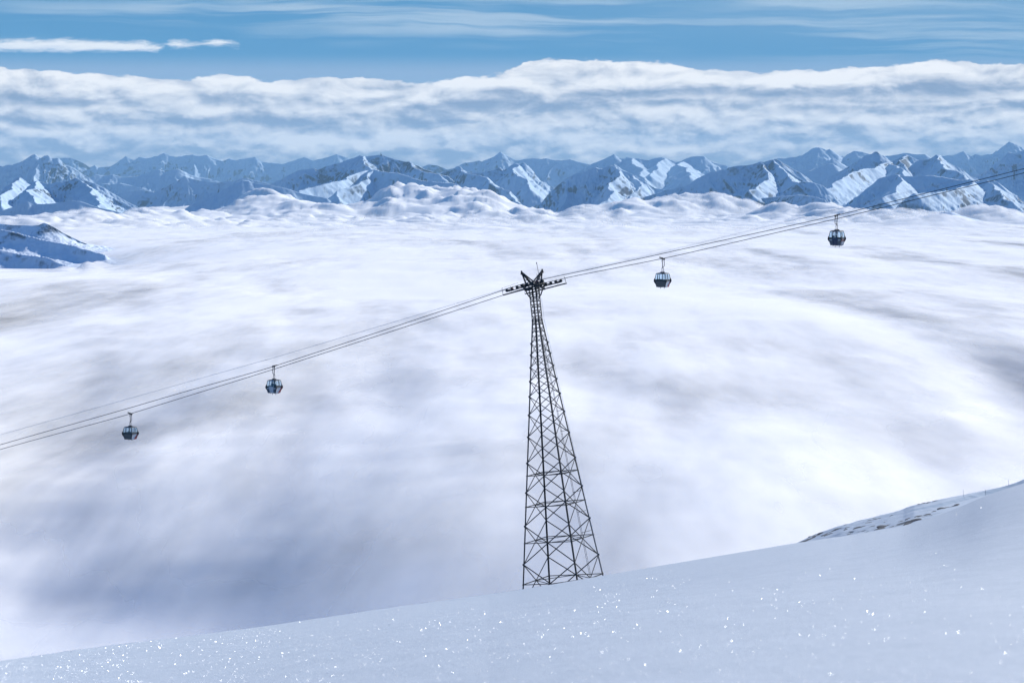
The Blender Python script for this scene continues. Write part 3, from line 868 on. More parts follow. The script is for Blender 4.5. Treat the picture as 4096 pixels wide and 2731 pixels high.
def cloud_z(x, y):
    base = -188 + 16 * fbm(x / 2600, y / 2600, 3, .5, 70) - 20 * sstep(y, 7500, 10000)
    base = base - 52 * np.exp(-((x / np.maximum(y, 1) * F + 1110) / 330) ** 2 - ((y - 5300) / 900) ** 2)   # the cloud sinks round the near hill
    far = sstep(y, 4500, 11000)
    near = 1 - sstep(y, 1200, 3200)
    wx = 90 * fbm(x / 500, y / 500, 3, .5, 72); wy = 90 * fbm(x / 500, y / 500, 3, .5, 74)
    # at the left the near flank of the cloud sea falls away towards us
    ul = x / np.maximum(y, 1) * F
    dy = np.maximum(1500 - y + 90 * fbm(x / 240, y / 700, 3, .5, 97), 0)
    base = base - .11 * (dy - 110 * (1 - np.exp(-dy / 110))) * (1 - sstep(ul, -1150, 420))
    roll = fbm((x + wx) / 520, (y + wy) / 900, 4, .5, 76)
    puffs = billow((x + wx) / 430, (y + wy) / 430, 5, .5, 80) * (1 - far) + far * billow((x + wx * .7) / 230, (y + wy * .7) / 300, 5, .52, 81)
    patch = sstep(fbm(x / 2300, y / 2600, 3, .5, 84), -.15, .45)
    z = base + 9 * roll + (6 + far * (24 + 70 * patch)) * puffs + 4 * near * fbm((x + wx) / 210, (y + wy) / 1100, 3, .5, 88)
    # banks of cloud piled against the mountains (px, py of the top, distance, half width px, half depth m)
    for (px, py, Y, w, dp) in [(1000, 442, 12700, 150, 600), (900, 462, 12300, 80, 450), (1100, 462, 12300, 90, 450), (640, 450, 12600, 75, 600), (700, 470, 12000, 110, 500), (560, 468, 12300, 60, 500),
                               (1480, 468, 12300, 110, 500), (1580, 462, 12400, 90, 400), (1690, 455, 12500, 70, 350), (1400, 486, 12000, 90, 400), (1800, 473, 11500, 70, 350), (1930, 478, 11300, 90, 400),
                               (2230, 483, 10500, 70, 400), (2060, 489, 10600, 90, 400), (2320, 487, 10300, 70, 400), (40, 500, 9600, 110, 450), (350, 478, 11300, 90, 600), (200, 494, 9700, 90, 400), (2150, 499, 9250, 120, 330), (180, 668, 4200, 22, 70)]:
        cx = (px - HX) / F * Y; top = (HY - py) / F * Y - 24
        g = np.exp(-((x - cx) / (w / F * Y)) ** 2 - ((y - Y) / dp) ** 2)
        z = z + g * (top + 200) * (.72 + .70 * billow((x + wx * .6) / 190, (y + wy * .6) / 190, 6, .56, 90))
    # big soft billows near by: steep towards us, long backs (px, py of the face, half width, face height in px)
    for (px, py, w, hpx) in BILLOWS:
        Yb = 186 * F / (py - HY); sc_ = Yb / F
        hz = (.30 * hpx * sc_ if py > 700 else 1.3 * hpx * sc_)
        xx = x + 1.6 * wx * Yb / 1500; yy = y + 2.2 * wy * Yb / 1500
        gx = np.exp(-((xx / Yb * F - (px - HX)) / w) ** 2)
        dep = hz * 2.7
        q = (yy - Yb) / dep
        prof = sstep(q, -1.2, .6) * (1 - sstep(q, 1.5, 9))
        z = z + hz * gx * prof * (1 - .35 * puffs)
    return z


BILLOWS = [(120, 1180, 300, 62), (-20, 1270, 260, 50), (330, 1080, 230, 34), (560, 1030, 200, 26), (870, 1205, 130, 40), (1040, 1255, 150, 44), (760, 985, 170, 24), (90, 800, 150, 20), (470, 1330, 420, 34), (60, 1400, 300, 34),
           (1560, 985, 150, 26), (1640, 960, 90, 20), (2280, 835, 90, 16), (1900, 850, 60, 10), (1230, 1150, 130, 24), (2050, 1110, 200, 26), (950, 860, 60, 12), (280, 920, 260, 22), (650, 1170, 200, 26), (180, 672, 34, 14), (1720, 1200, 160, 20)]
tcl = np.concatenate([np.linspace(-.62, -.245, 60)[:-1], np.linspace(-.245, .245, 1000), np.linspace(.245, .62, 60)[1:]])
_y = [350.0]
while _y[-1] < 9000:
    _y.append(_y[-1] + min(26.0, max(1.2, _y[-1] ** 2 * 4.2e-6)))
ycl = np.concatenate([np.array(_y[:-1]), np.geomspace(_y[-1], 16000, 420)[:-1], np.geomspace(16000, 40000, 120)])
T_, Y_ = np.meshgrid(tcl, ycl)
X_ = T_ * Y_
ZC = cloud_z(X_, Y_)


NSH = 6


def cloud_mat(name, k):
    """k None: the closed sheet; else a wispy layer of droplets, sparser the higher it floats"""
    m, nt = new_mat(name)
    b = NB(nt)
    d = b.n('ShaderNodeBsdfDiffuse'); d.inputs['Color'].default_value = (.965, .973, .982, 1)
    o = b.n('ShaderNodeOutputMaterial')
    if k is None:
        nt.links.new(d.outputs[0], o.inputs[0])
        return m
    tl = b.n('ShaderNodeBsdfTranslucent'); tl.inputs['Color'].default_value = (.965, .973, .982, 1)
    m1 = b.n('ShaderNodeMixShader'); m1.inputs[0].default_value = .15
    nt.links.new(d.outputs[0], m1.inputs[1]); nt.links.new(tl.outputs[0], m1.inputs[2])
    tr = b.n('ShaderNodeBsdfTransparent'); mx = b.n('ShaderNodeMixShader')
    nt.links.new(tr.outputs[0], mx.inputs[1]); nt.links.new(m1.outputs[0], mx.inputs[2]); nt.links.new(mx.outputs[0], o.inputs[0])
    tc = b.n('ShaderNodeTexCoord'); at = b.n('ShaderNodeAttribute', attribute_name='cover')
    sp = b.n('ShaderNodeSeparateXYZ'); nt.links.new(tc.outputs['Object'], sp.inputs[0])
    # broad masses, and smaller curls inside them; stretched along the valley like wind-drawn fog
    f1 = b.noise(b.xyz(b.m('MULTIPLY', sp.outputs[0], 1 / 270.0), b.m('MULTIPLY', sp.outputs[1], 1 / 1900.0), k * .165), 1, 5, .59, .25)
    f3 = b.noise(b.xyz(b.m('MULTIPLY', sp.outputs[0], 1 / 62.0), b.m('MULTIPLY', sp.outputs[1], 1 / 330.0), k * .4), 1, 3, .6)
    f = b.m('ADD', b.m('MULTIPLY', f1, .78), at.outputs['Fac'])
    f = b.m('ADD', f, b.m('MULTIPLY', b.m('SUBTRACT', f3, .5), .22))
    th = .185 + .026 * k if k > 1 else .10
    a = b.ss(f, th - .07, th + .22, 0, .90)
    nt.links.new(a, mx.inputs[0])
    return m


cover = np.full(X_.shape, .5)
for (px, py, w, h, s) in [(150, 1170, 330, 130, .34), (0, 1270, 320, 90, .34), (560, 1080, 220, 60, .08), (880, 1190, 150, 70, .11), (1010, 1255, 190, 70, .10), (760, 1010, 160, 60, .07), (100, 790, 160, 40, .15),
                          (450, 1340, 500, 80, .26), (1580, 980, 130, 60, .14), (1250, 1180, 120, 60, .15), (2000, 1130, 200, 60, .12), (1560, 1010, 60, 40, .1)]:
    t0 = (px - HX) / F; v = (-(ZC + 34) / Y_) * F + HY
    cover = cover - s * np.exp(-((T_ - t0) * F / w) ** 2 - ((v - py) / h) ** 2)
for (px, py, w, h, s) in [(1500, 760, 500, 120, .10), (700, 640, 600, 80, .08), (1950, 720, 400, 90, .08), (1900, 1010, 300, 80, .08), (2250, 800, 420, 140, .12), (1000, 950, 200, 60, .06)]:
    t0 = (px - HX) / F; v = (-(ZC + 34) / Y_) * F + HY
    cover = cover + s * np.exp(-((T_ - t0) * F / w) ** 2 - ((v - py) / h) ** 2)
# holes in the wisps lie over dents of the sheet
ZB = ZC - 22 * np.clip(.5 - cover, 0, .4)
r, c_ = X_.shape
rsel = np.unique(np.concatenate([np.arange(0, r, 2), [r - 1]])); csel = np.unique(np.concatenate([np.arange(0, c_, 3), [c_ - 1]]))
Xs, Ys, Zs, Cs = (q[np.ix_(rsel, csel)] for q in (X_, Y_, ZC, cover))
wxs = Xs + 60 * fbm(Xs / 260, Ys / 800, 3, .5, 160); wys = Ys + 200 * fbm(Xs / 260, Ys / 800, 3, .5, 163)
cos_, quads, mids, covs = [np.stack([X_, Y_, ZB], -1).reshape(-1, 3)], [], [], [cover.ravel()]
def quads_of(rr, cc, base):
    i = np.arange(rr * cc).reshape(rr, cc) + base
    return np.stack([i[:-1, :-1], i[:-1, 1:], i[1:, 1:], i[1:, :-1]], -1).reshape(-1, 4)
quads.append(quads_of(r, c_, 0)); mids.append(np.zeros(len(quads[0]), np.int32))
base = r * c_
for k in range(1, NSH + 1):
    gap = (10 * k - 6) * (1 - .55 * sstep(Ys, 3000, 9000))
    Zk = Zs + gap + 2.2 * fbm(Xs / 160 + k, Ys / 500, 3, .5, 95 + k)
    cos_.append(np.stack([Xs, Ys, Zk], -1).reshape(-1, 3)); q = quads_of(*Xs.shape, base); quads.append(q)
    mids.append(np.full(len(q), k, np.int32)); base += Xs.size
    covs.append((-.01 + .08 * fbm(Xs / 900 + k * .1, Ys / 2600, 3, .5, 150) + .36 * (Cs - .5) + .015 + .07 * sstep(Ys, 1900, 3600)).ravel())
cos_ = np.concatenate(cos_).astype(np.float32); quads = np.concatenate(quads).astype(np.int32); mids = np.concatenate(mids)
me = bpy.data.meshes.new('cloud_sea')
me.vertices.add(len(cos_)); me.vertices.foreach_set('co', cos_.ravel())
me.loops.add(quads.size); me.loops.foreach_set('vertex_index', quads.ravel())
me.polygons.add(len(quads)); me.polygons.foreach_set('loop_start', (np.arange(len(quads)) * 4).astype(np.int32))
me.polygons.foreach_set('use_smooth', np.full(len(quads), True))
me.update(calc_edges=True)
me.attributes.new('cover', 'FLOAT', 'POINT').data.foreach_set('value', np.concatenate(covs).astype(np.float32))
o = link('cloud_sea', me, [cloud_mat('cloud_sheet', None)] + [cloud_mat('cloud_wisps', k) for k in range(1, NSH + 1)])
me.polygons.foreach_set('material_index', mids)
tag(o, 'white sea of clouds filling the valley below the cable car', 'cloud', kind='stuff')

m, nt = new_mat('haze_air')
b = NB(nt); o_ = b.n('ShaderNodeOutputMaterial'); pv = b.n('ShaderNodeVolumePrincipled')
pv.inputs['Color'].default_value = (.38, .69, 1.0, 1)
pv.inputs['Density'].default_value = 2.2e-5
pv.inputs['Anisotropy'].default_value = 0.0
nt.links.new(pv.outputs[0], o_.inputs['Volume'])
bm = bmesh.new(); bmesh.ops.create_cube(bm, size=1)
me = bpy.data.meshes.new('haze'); bm.to_mesh(me); bm.free()
o = link('haze', me, m)
o.scale = (50000, 50000, 1600); o.location = (0, 22500, 98)
tag(o, 'thin blue haze in the mountain air', 'haze', kind='stuff')
# ================================================================== LIFT LINE FRAME
TY = 365.0
TH = math.radians(-26.2)
DD = Vector((math.cos(TH), math.sin(TH), 0))          # along the rope, to the right and towards us
PP = Vector((-math.sin(TH), math.cos(TH), 0))         # across the rope, away from us
STEEL = principled('dark_painted_steel', (.014, .021, .028), rough=.75, spec=.2, var=.35, vscale=1.2)
STEEL2 = principled('grey_steel', (.03, .04, .05), rough=.7, spec=.2, var=.3, vscale=2)
BLACK = principled('black_rubber', (.012, .014, .017), rough=.7)
REDM = principled('red_sheave', (.16, .022, .02), rough=.5)
WIRE = principled('wire_rope', (.02, .035, .05), rough=.5, metal=.3)
PALEWIRE = principled('pale_cable', (.46, .49, .56), rough=.7)


class MB:
    """collects bars, tubes and boxes in one mesh"""
    def __init__(self): self.v = []; self.f = []
    def _frame(self, a, b, up=None):
        t = (b - a).normalized()
        u = Vector(up) if up is not None else (Vector((0, 0, 1)) if abs(t.z) < .9 else Vector((1, 0, 0)))
        s = t.cross(u).normalized(); u = s.cross(t).normalized()
        return t, s, u
    def bar(self, a, b, w, h=None, up=None):
        a = Vector(a); b = Vector(b); h = h or w
        t, s, u = self._frame(a, b, up)
        n = len(self.v)
        for p in (a, b):
            for i, j in ((-1, -1), (1, -1), (1, 1), (-1, 1)):
                self.v.append(p + s * (i * w / 2) + u * (j * h / 2))
        self.f += [(n, n + 1, n + 2, n + 3)[::-1], (n + 4, n + 5, n + 6, n + 7)]
        for k in range(4):
            self.f.append((n + k, n + (k + 1) % 4, n + 4 + (k + 1) % 4, n + 4 + k))
        return self
    def angle(self, a, b, d1, d2, w, th):
        """steel angle from a to b, flanges along d1 and d2"""
        a = Vector(a); b = Vector(b)
        t = (b - a).normalized()
        d1 = (d1 - t * d1.dot(t)).normalized(); d2 = (d2 - t * d2.dot(t)).normalized()
        sec = [d1 * 0, d1 * w, d1 * w + d2 * th, d1 * th + d2 * th, d1 * th + d2 * w, d2 * w]
        n = len(self.v)
        for p in (a, b):
            for q in sec: self.v.append(p + q)
        for k in range(6):
            self.f.append((n + k, n + (k + 1) % 6, n + 6 + (k + 1) % 6, n + 6 + k))
        self.f += [(n, n + 1, n + 2, n + 3), (n, n + 3, n + 4, n + 5), (n + 6, n + 9, n + 8, n + 7), (n + 6, n + 11, n + 10, n + 9)]
        return self
    def tube(self, pts, r, seg=8, closed=False):
        pts = [Vector(p) for p in pts]
        rings = []
        for i, p in enumerate(pts):
            t = (pts[min(i + 1, len(pts) - 1)] - pts[max(i - 1, 0)]).normalized()
            u = Vector((0, 1, 0)) if abs(t.y) < .9 else Vector((1, 0, 0))
            s = t.cross(u).normalized(); u = s.cross(t)
            rr = r[i] if isinstance(r, (list, tuple)) else r
            n = len(self.v)
            for k in range(seg):
                an = 2 * math.pi * k / seg
                self.v.append(p + (s * math.cos(an) + u * math.sin(an)) * rr)
            rings.append(n)
        for a, b in zip(rings, rings[1:]):
            for k in range(seg):
                self.f.append((a + k, a + (k + 1) % seg, b + (k + 1) % seg, b + k))
        self.f.append(tuple(rings[0] + k for k in range(seg))[::-1])
        self.f.append(tuple(rings[-1] + k for k in range(seg)))
        return self
    def disc(self, c, axis, r, w, seg=20, hub=.35):
        """a grooved wheel"""
        c = Vector(c); ax = Vector(axis).normalized()
        self.tube_profile(c, ax, [(-w / 2, r * hub), (-w / 2, r), (-w / 5, r), (-w / 8, r * .86), (w / 8, r * .86), (w / 5, r), (w / 2, r), (w / 2, r * hub)], seg)
        return self
    def tube_profile(self, c, ax, prof, seg):
        u = Vector((0, 0, 1)) if abs(ax.z) < .9 else Vector((1, 0, 0))
        s = ax.cross(u).normalized(); u = s.cross(ax)
        n = len(self.v); m_ = len(prof)
        for k in range(seg):
            an = 2 * math.pi * k / seg
            d = s * math.cos(an) + u * math.sin(an)
            for h, r in prof: self.v.append(c + ax * h + d * r)
        for k in range(seg):
            k2 = (k + 1) % seg
            for i in range(m_):
                i2 = (i + 1) % m_
                self.f.append((n + k * m_ + i, n + k * m_ + i2, n + k2 * m_ + i2, n + k2 * m_ + i))
    def quadslab(self, P, th, nu=1, nv=1):
        """slab over a surface P(u, v) -> (point, normal), th thick inwards"""
        n = len(self.v)
        for side in (0, 1):
            for j in range(nv + 1):
                for i in range(nu + 1):
                    p, nn = P(i / nu, j / nv)
                    self.v.append(p - nn * (th if side else 0))
        w = nu + 1; o2 = w * (nv + 1)
        for j in range(nv):
            for i in range(nu):
                a = n + j * w + i
                self.f.append((a, a + 1, a + w + 1, a + w))
                self.f.append((a + o2, a + o2 + w, a + o2 + w + 1, a + o2 + 1))
        edge = [n + i for i in range(nu)] + [n + j * w + nu for j in range(nv)] + [n + nv * w + i for i in range(nu, 0, -1)] + [n + j * w for j in range(nv, 0, -1)]
        for a, c in zip(edge, edge[1:] + edge[:1]):
            self.f.append((a, a + o2, c + o2, c))
        return self
    def build(self, name, mat, parent=None, smooth=False):
        me = bpy.data.meshes.new(name)
        me.from_pydata([tuple(p) for p in self.v], [], self.f)
        bm = bmesh.new(); bm.from_mesh(me)
        bmesh.ops.recalc_face_normals(bm, faces=bm.faces)
        bm.to_mesh(me); bm.free()
        if smooth:
            me.polygons.foreach_set('use_smooth', [True] * len(me.polygons))
        return link(name, me, mat, parent)


# ================================================================== LATTICE TOWER
Tp = W(1233.9, 735.0, TY)
Bp = W(1294.0, 1335.0, TY); 
off = (Bp - Tp).x
Bp = W(1294.0, 1335.0, TY - abs(off) * .45)
Ht = (Tp - Bp).length
AX = (Tp - Bp).normalized()
D1 = (DD - AX * DD.dot(AX)).normalized()
P1 = AX.cross(D1).normalized()
if P1.dot(PP) < 0: P1 = -P1
R1, R0 = .86, 6.52          # corner distance from the axis at the waist and at the snow
SGN = [(-1, -1), (1, -1), (1, 1), (-1, 1)]   # (along rope, across): left, near, right, far


def tz(yl):
    """height along the axis for a picture height measured on the left leg (original pixels)"""
    return (2352.0 - yl) / (2352.0 - 1280.0) * Ht


def radius(h):
    return R0 + (R1 - R0) * h / Ht if h < Ht else R1


def corner(k, h):
    a, c = SGN[k]
    r = radius(h) / math.sqrt(2)
    return Bp + AX * h + D1 * (a * r) + P1 * (c * r)


tower = empty('lattice_tower', Bp)
tag(tower, 'tall dark steel lattice pylon carrying the cable car ropes on the snow slope', 'pylon')
bpy.context.view_layer.update()


def tpart(mb, name, mat=STEEL, parent=None, smooth=False):
    par = parent or tower
    o = mb.build(name, mat, None, smooth)
    for v in o.data.vertices: v.co -= Bp
    o.parent = par
    return o


Hc = tz(1184)      # collar below the head
for k in range(4):
    a, c = SGN[k]
    mb = MB()
    mb.angle(corner(k, -3.2), corner(k, Ht), D1 * -a, P1 * -c, .21, .035)
    mb.angle(corner(k, Ht), corner(k, Hc + .05), D1 * -a, P1 * -c, .15, .03)
    tpart(mb, 'leg')
lev = [tz(y) for y in (2432, 2262, 2109, 1975, 1856, 1751, 1663, 1588, 1527, 1471, 1420, 1374, 1336, 1304, 1280, 1257, 1233, 1209, 1184)]
for i, (h0, h1) in enumerate(zip(lev, lev[1:])):
    w = max(.075, .155 * (1 - i / 22))
    for k in range(4):
        k2 = (k + 1) % 4
        mb = MB()
        out_ = (corner(k, h0) + corner(k2, h0)) / 2 - (Bp + AX * h0); out_ = (out_ - AX * out_.dot(AX)).normalized()
        e = out_ * -.03
        mb.bar(corner(k, h0) + e, corner(k2, h1) + e, w, .05, out_)
        mb.bar(corner(k2, h0) + e * 2.6, corner(k, h1) + e * 2.6, w, .05, out_)
        if i and radius(h0) > 1.2:      # gusset plates at the nodes
            c0 = corner(k, h0); dr = (corner(k2, h0) - c0).normalized()
            mb.bar(c0 - AX * .14 + dr * .02, c0 + AX * .14 + dr * .02, .30, .02, out_)
        tpart(mb, 'cross_brace')
for yl in (2342, 2178, 2033, 1908, 1280, 1184):
    h = tz(yl)
    mb = MB()
    big = yl > 1500
    for k in range(4):
        p, q = corner(k, h), corner((k + 1) % 4, h)
        mb.bar(p, q, .14 if big else .13, .11 if big else .16)
    if big:
        mid = [(corner(k, h) + corner((k + 1) % 4, h)) / 2 for k in range(4)]
        for k in range(4):
            mb.bar(mid[k] + AX * -.02, mid[(k + 1) % 4] + AX * -.02, .09)
    else:
        mb.bar(corner(0, h), corner(2, h), .08); mb.bar(corner(1, h), corner(3, h), .08)
    tpart(mb, 'ring_frame')
# ladder inside the right-hand face
mb = MB()
def lad(h, s):
    c2, c1 = corner(2, h), corner(1, h)
    m_ = c2 * .58 + c1 * .42
    d_ = (c2 - c1).normalized()
    return m_ + d_ * (s * .22) - (D1 * .35)
for s in (-1, 1):
    mb.tube([lad(-.5, s), lad(Ht * .97, s * .6)], .025, 6)
n_r = int(Ht / .55)
for i in range(n_r):
    h = i * .55
    mb.tube([lad(h, -1 + .4 * h / Ht), lad(h, 1 - .4 * h / Ht)], .016, 5)
tpart(mb, 'ladder')
for i in range(10):
    h = Ht * (.18 + .078 * i)
    tpart(MB().bar(lad(h, -1), lad(h, 1).lerp(corner(2, h), .8), .06), 'ladder_bracket')
mb = MB(); mb.tube([corner(2, Ht * .02) + D1 * .1 - P1 * .5, corner(2, Ht) + D1 * .28, corner(2, Hc - .3) + D1 * .2], .018, 5)
tpart(mb, 'down_cable', PALEWIRE)

# --- head
def head(s, a, c):
    """point in the head: s metres above the collar, a along the rope, c across it (level)"""
    return Bp + AX * (Hc + s) + D1 * a + P1 * c
HS = 1.75        # height of the cross arm over the collar
rw = R1 / math.sqrt(2)
mb = MB()
for a, c in SGN:
    mb.angle(head(0, a * rw, c * rw), head(HS + .2, a * rw * 1.05, c * rw * 1.05), D1 * -a, P1 * -c, .17, .03)
for k in range(4):
    (a, c), (a2, c2) = SGN[k], SGN[(k + 1) % 4]
    for s0, s1 in ((.1, .9), (.9, 1.7)):
        mb.bar(head(s0, a * rw, c * rw), head(s1, a2 * rw, c2 * rw), .08, .04); mb.bar(head(s0, a2 * rw, c2 * rw), head(s1, a * rw, c * rw), .08, .04)
    mb.bar(head(1.15, a * rw, c * rw), head(1.15, a2 * rw, c2 * rw), .30, .10)
    mb.bar(head(HS + .1, a * rw, c * rw), head(HS + .1, a2 * rw, c2 * rw), .34, .14)
tpart(mb, 'tower_head')
# struts spreading from the collar to the arms
for a, c in SGN:
    mb = MB(); mb.bar(head(.15, a * rw * 1.15, c * rw), head(HS, a * (rw + .42), c * 1.55), .14)
    mb.bar(head(.15, a * rw * 1.15, c * rw), head(.15, a * rw, c * rw), .12)
    tpart(mb, 'strut')
# cross arm: a box beam across the line
ARM = 3.25
mb = MB()
for a in (-.42, .42):
    mb.bar(head(HS + .12, a, -ARM - .35), head(HS + .12, a, ARM + .35), .10, .34, AX)
for i in range(9):
    c0 = -ARM + i * ARM / 4.5
    mb.bar(head(HS, -.42, c0), head(HS, .42, c0 + ARM / 4.5), .07); mb.bar(head(HS + .24, .42, c0), head(HS + .24, -.42, c0 + ARM / 4.5), .07)
mb.bar(head(HS - .6, -.5, -1.3), head(HS - .1, -.5, -ARM), .10); mb.bar(head(HS - .6, .5, 1.3), head(HS - .1, .5, ARM), .10)
tpart(mb, 'cross_arm')
# lifting frames: an A on each side of the head
for sgn in (-1, 1):
    mb = MB()
    apx = head(HS + 2.15, -.05 + .1 * sgn, sgn * (ARM + .15))
    for a in (-.38, .38):
        mb.bar(head(HS + .2, a, sgn * 1.75), apx, .20, .14)
        mb.bar(head(HS + .35, a * .7, sgn * .05), apx, .17, .12)
    for f_ in (.35, .62, .85):
        l_ = head(HS + .2, -.38, sgn * 1.75).lerp(apx, f_); r_ = head(HS + .2, .38, sgn * 1.75).lerp(apx, f_)
        mb.bar(l_, r_, .08)
    mb.bar(apx + AX * .14 - P1 * sgn * .05, apx - AX * .36 + P1 * sgn * .18, .30, .22)
    tpart(mb, 'lifting_frame')
mb = MB(); mb.tube([head(HS - .2, .95, .5), head(HS + 3.3, .62, .5)], .035, 6); mb.tube([head(HS + 3.15, .62, .5), head(HS + 3.42, .61, .5)], .065, 6)
mb.tube([head(HS, .45, .9), head(HS + 1.7, .25, .9)], .025, 6)
tpart(mb, 'antenna')

# --- ropes (picture points in original 4096 pixels, then onto the vertical planes of the two strands)
HC = head(HS, 0, 0)
def on_plane(px, py, c):
    """point of the vertical plane of a strand c metres across from the tower axis"""
    P0 = HC + PP * c
    t = (px * .57422 - HX) / F
    s = (t * P0.y - P0.x) / (DD.x - t * DD.y)
    q = P0 + DD * s
    return Vector((q.x, q.y, (HY - py * .57422) / F * q.y))


def smooth_path(pts, sub=6):
    o_ = []
    P = [pts[0] * 2 - pts[1]] + pts + [pts[-1] * 2 - pts[-2]]
    for i in range(1, len(P) - 2):
        for k in range(sub):
            t = k / sub
            o_.append(.5 * ((2 * P[i]) + (P[i + 1] - P[i - 1]) * t + (2 * P[i - 1] - 5 * P[i] + 4 * P[i + 1] - P[i + 2]) * t * t + (3 * P[i] - P[i - 1] - 3 * P[i + 1] + P[i + 2]) * t ** 3))
    o_.append(pts[-1]); return o_


NEAR = [(-700, 1987), (-350, 1884), (0, 1778), (450, 1650.4), (740, 1566), (1030, 1484.2), (1170, 1440.3), (1600, 1299), (1980, 1171.8), (2040, 1151), (2096, 1134.5), (2150, 1122), (2230, 1104.5), (2320, 1085.6), (2580, 1029.8), (2713, 1000), (3000, 938), (3280, 876.6), (3420, 843.6),
        (3760, 759), (4096, 675), (4420, 592), (4800, 494)]
FAR = [(-700, 2010), (-350, 1904), (0, 1797), (450, 1674.2), (590, 1633), (1030, 1496.7), (1170, 1452.2), (1600, 1314), (1980, 1190.9), (2035, 1172.7), (2100, 1153.5), (2171, 1134), (2235, 1118.5), (2320, 1099.7), (2580, 1048.3), (2720, 1019), (3000, 955), (3280, 890.7), (3420, 857.7),
       (3760, 774), (4096, 692), (4420, 610), (4800, 512)]
LINE = {}
for nm, tr, c, lb in (('near', NEAR, -ARM, 'upper one of the two thick dark ropes, on the near side of the pylon'), ('far', FAR, ARM, 'lower one of the two thick dark ropes, on the far side of the pylon')):
    path = smooth_path([on_plane(x, y, c) for x, y in tr])
    LINE[nm] = path
    tag(MB().tube(path, .047, 8).build('haul_rope', WIRE, None, True), lb, 'rope', 'haul ropes of the cable car')
SIG = [(-700, 1935), (0, 1738), (520, 1592), (1030, 1448), (1095, 1430), (1600, 1280), (2028, 1153), (2140, 1121), (2240, 1098), (2580, 1023.3), (2678, 1000), (3000, 921), (3280, 851.7), (3378, 829), (3760, 735), (4096, 649), (4800, 466)]
path = smooth_path([on_plane(x, y, .55) for x, y in SIG])
tag(MB().tube(path, .013, 6).build('signal_cable', PALEWIRE, None, True), 'thin pale cable above the thick ropes, the upper of the pale pair', 'cable', 'thin signal cables')
path = smooth_path([on_plane(x, y + (1 if x < 2100 else 3 if x < 3400 else 5), .8) for x, y in SIG])
tag(MB().tube(path, .010, 6).build('signal_cable', PALEWIRE, None, True), 'thinner pale signal cable running just under the other pale cable', 'cable', 'thin signal cables')

# --- sheave trains on the arm ends
for nm, c, reds in (('near', -ARM, (1, 6)), ('far', ARM, ())):
    P0 = HC + PP * c
    path = LINE[nm]
    def at_x(s):
        """rope point s metres along the line from the arm end"""
        best = None
        for a, b_ in zip(path, path[1:]):
            sa = (a - P0).dot(DD); sb = (b_ - P0).dot(DD)
            if sa <= s <= sb:
                return a.lerp(b_, (s - sa) / (sb - sa))
        return path[-1]
    ends = [at_x(-3.1), at_x(3.1)]
    tdir = (ends[1] - ends[0]).normalized(); up = PP.cross(tdir); up = up if up.z > 0 else -up
    train = MB()
    for w_ in (-.16, .16):
        train.bar(at_x(-2.75) - up * .42 + PP * w_, at_x(2.75) - up * .42 + PP * w_, .07, .13, up)
    for i in range(4):
        s = -2.6 + i * 1.733
        for w_ in (-.13, .13):
            train.bar(at_x(s - .55) - up * .26 + PP * w_, at_x(s + .55) - up * .26 + PP * w_, .05, .14, up)
        train.bar(at_x(s) - up * .42 - PP * .2, at_x(s) - up * .24 - PP * .2, .14, .06)
        train.bar(at_x(s) - up * .42 + PP * .2, at_x(s) - up * .24 + PP * .2, .14, .06)
    train.bar(at_x(0) - up * .45 - PP * .2, at_x(0) - up * 1.0 - PP * .2, .3, .12); train.bar(at_x(0) - up * .45 + PP * .2, at_x(0) - up * 1.0 + PP * .2, .3, .12)
    tr_o = tpart(train, 'sheave_train', STEEL2)
    for i in range(8):
        s = -2.95 + i * (5.9 / 7)
        mb = MB(); mb.disc(at_x(s) - up * .235, PP, .235, .15)
        mb.tube([at_x(s) - up * .235 - PP * .14, at_x(s) - up * .235 + PP * .14], .04, 8)
        tpart(mb, 'sheave', REDM if i in reds else BLACK, tr_o)
    mb = MB()
    sg = -1 if c < 0 else 1
    for w_ in (.45, .8):
        mb.bar(at_x(-3.45) - up * .78 + PP * (w_ * sg), at_x(3.45) - up * .78 + PP * (w_ * sg), .07, .12, up)
    mb.bar(at_x(-3.35) - up * .70 + PP * (.62 * sg), at_x(3.35) - up * .70 + PP * (.62 * sg), .5, .035, up)
    for i in range(7):
        s = -3.0 + i
        mb.bar(at_x(s) - up * .78 + PP * (.85 * sg), at_x(s) - up * .78, .06)
    tpart(mb, 'walkway', STEEL, tr_o)
    mb = MB()
    for s in (-3.3, -1.9, 1.9, 3.3):
        mb.bar(at_x(s) - up * .72 + PP * (.85 * sg), at_x(s * .985) + up * .28 + PP * (.85 * sg), .035)
    for hh_ in (.28, -.2):
        mb.bar(at_x(-3.28) + up * hh_ + PP * (.85 * sg), at_x(-.5) + up * hh_ + PP * (.85 * sg), .03)
        mb.bar(at_x(.5) + up * hh_ + PP * (.85 * sg), at_x(3.28) + up * hh_ + PP * (.85 * sg), .03)
    for s in (-3.3, 3.3):
        mb.bar(at_x(s) + up * .28 + PP * (.85 * sg), at_x(s * 1.07) - up * .72 + PP * (.45 * sg), .03)
    tpart(mb, 'railing', STEEL, tr_o)

# ================================================================== GONDOLAS
def glass_mat():
    m, nt = new_mat('cabin_glass')
    b = NB(nt)
    tr = b.n('ShaderNodeBsdfTransparent'); tr.inputs[0].default_value = (.91, .965, 1.0, 1)
    gl = b.n('ShaderNodeBsdfGlossy'); gl.inputs['Roughness'].default_value = .05; gl.inputs['Color'].default_value = (.9, .95, 1, 1)
    mx = b.n('ShaderNodeMixShader'); mx.inputs[0].default_value = .05
    o = b.n('ShaderNodeOutputMaterial')
    nt.links.new(tr.outputs[0], mx.inputs[1]); nt.links.new(gl.outputs[0], mx.inputs[2]); nt.links.new(mx.outputs[0], o.inputs[0])
    return m


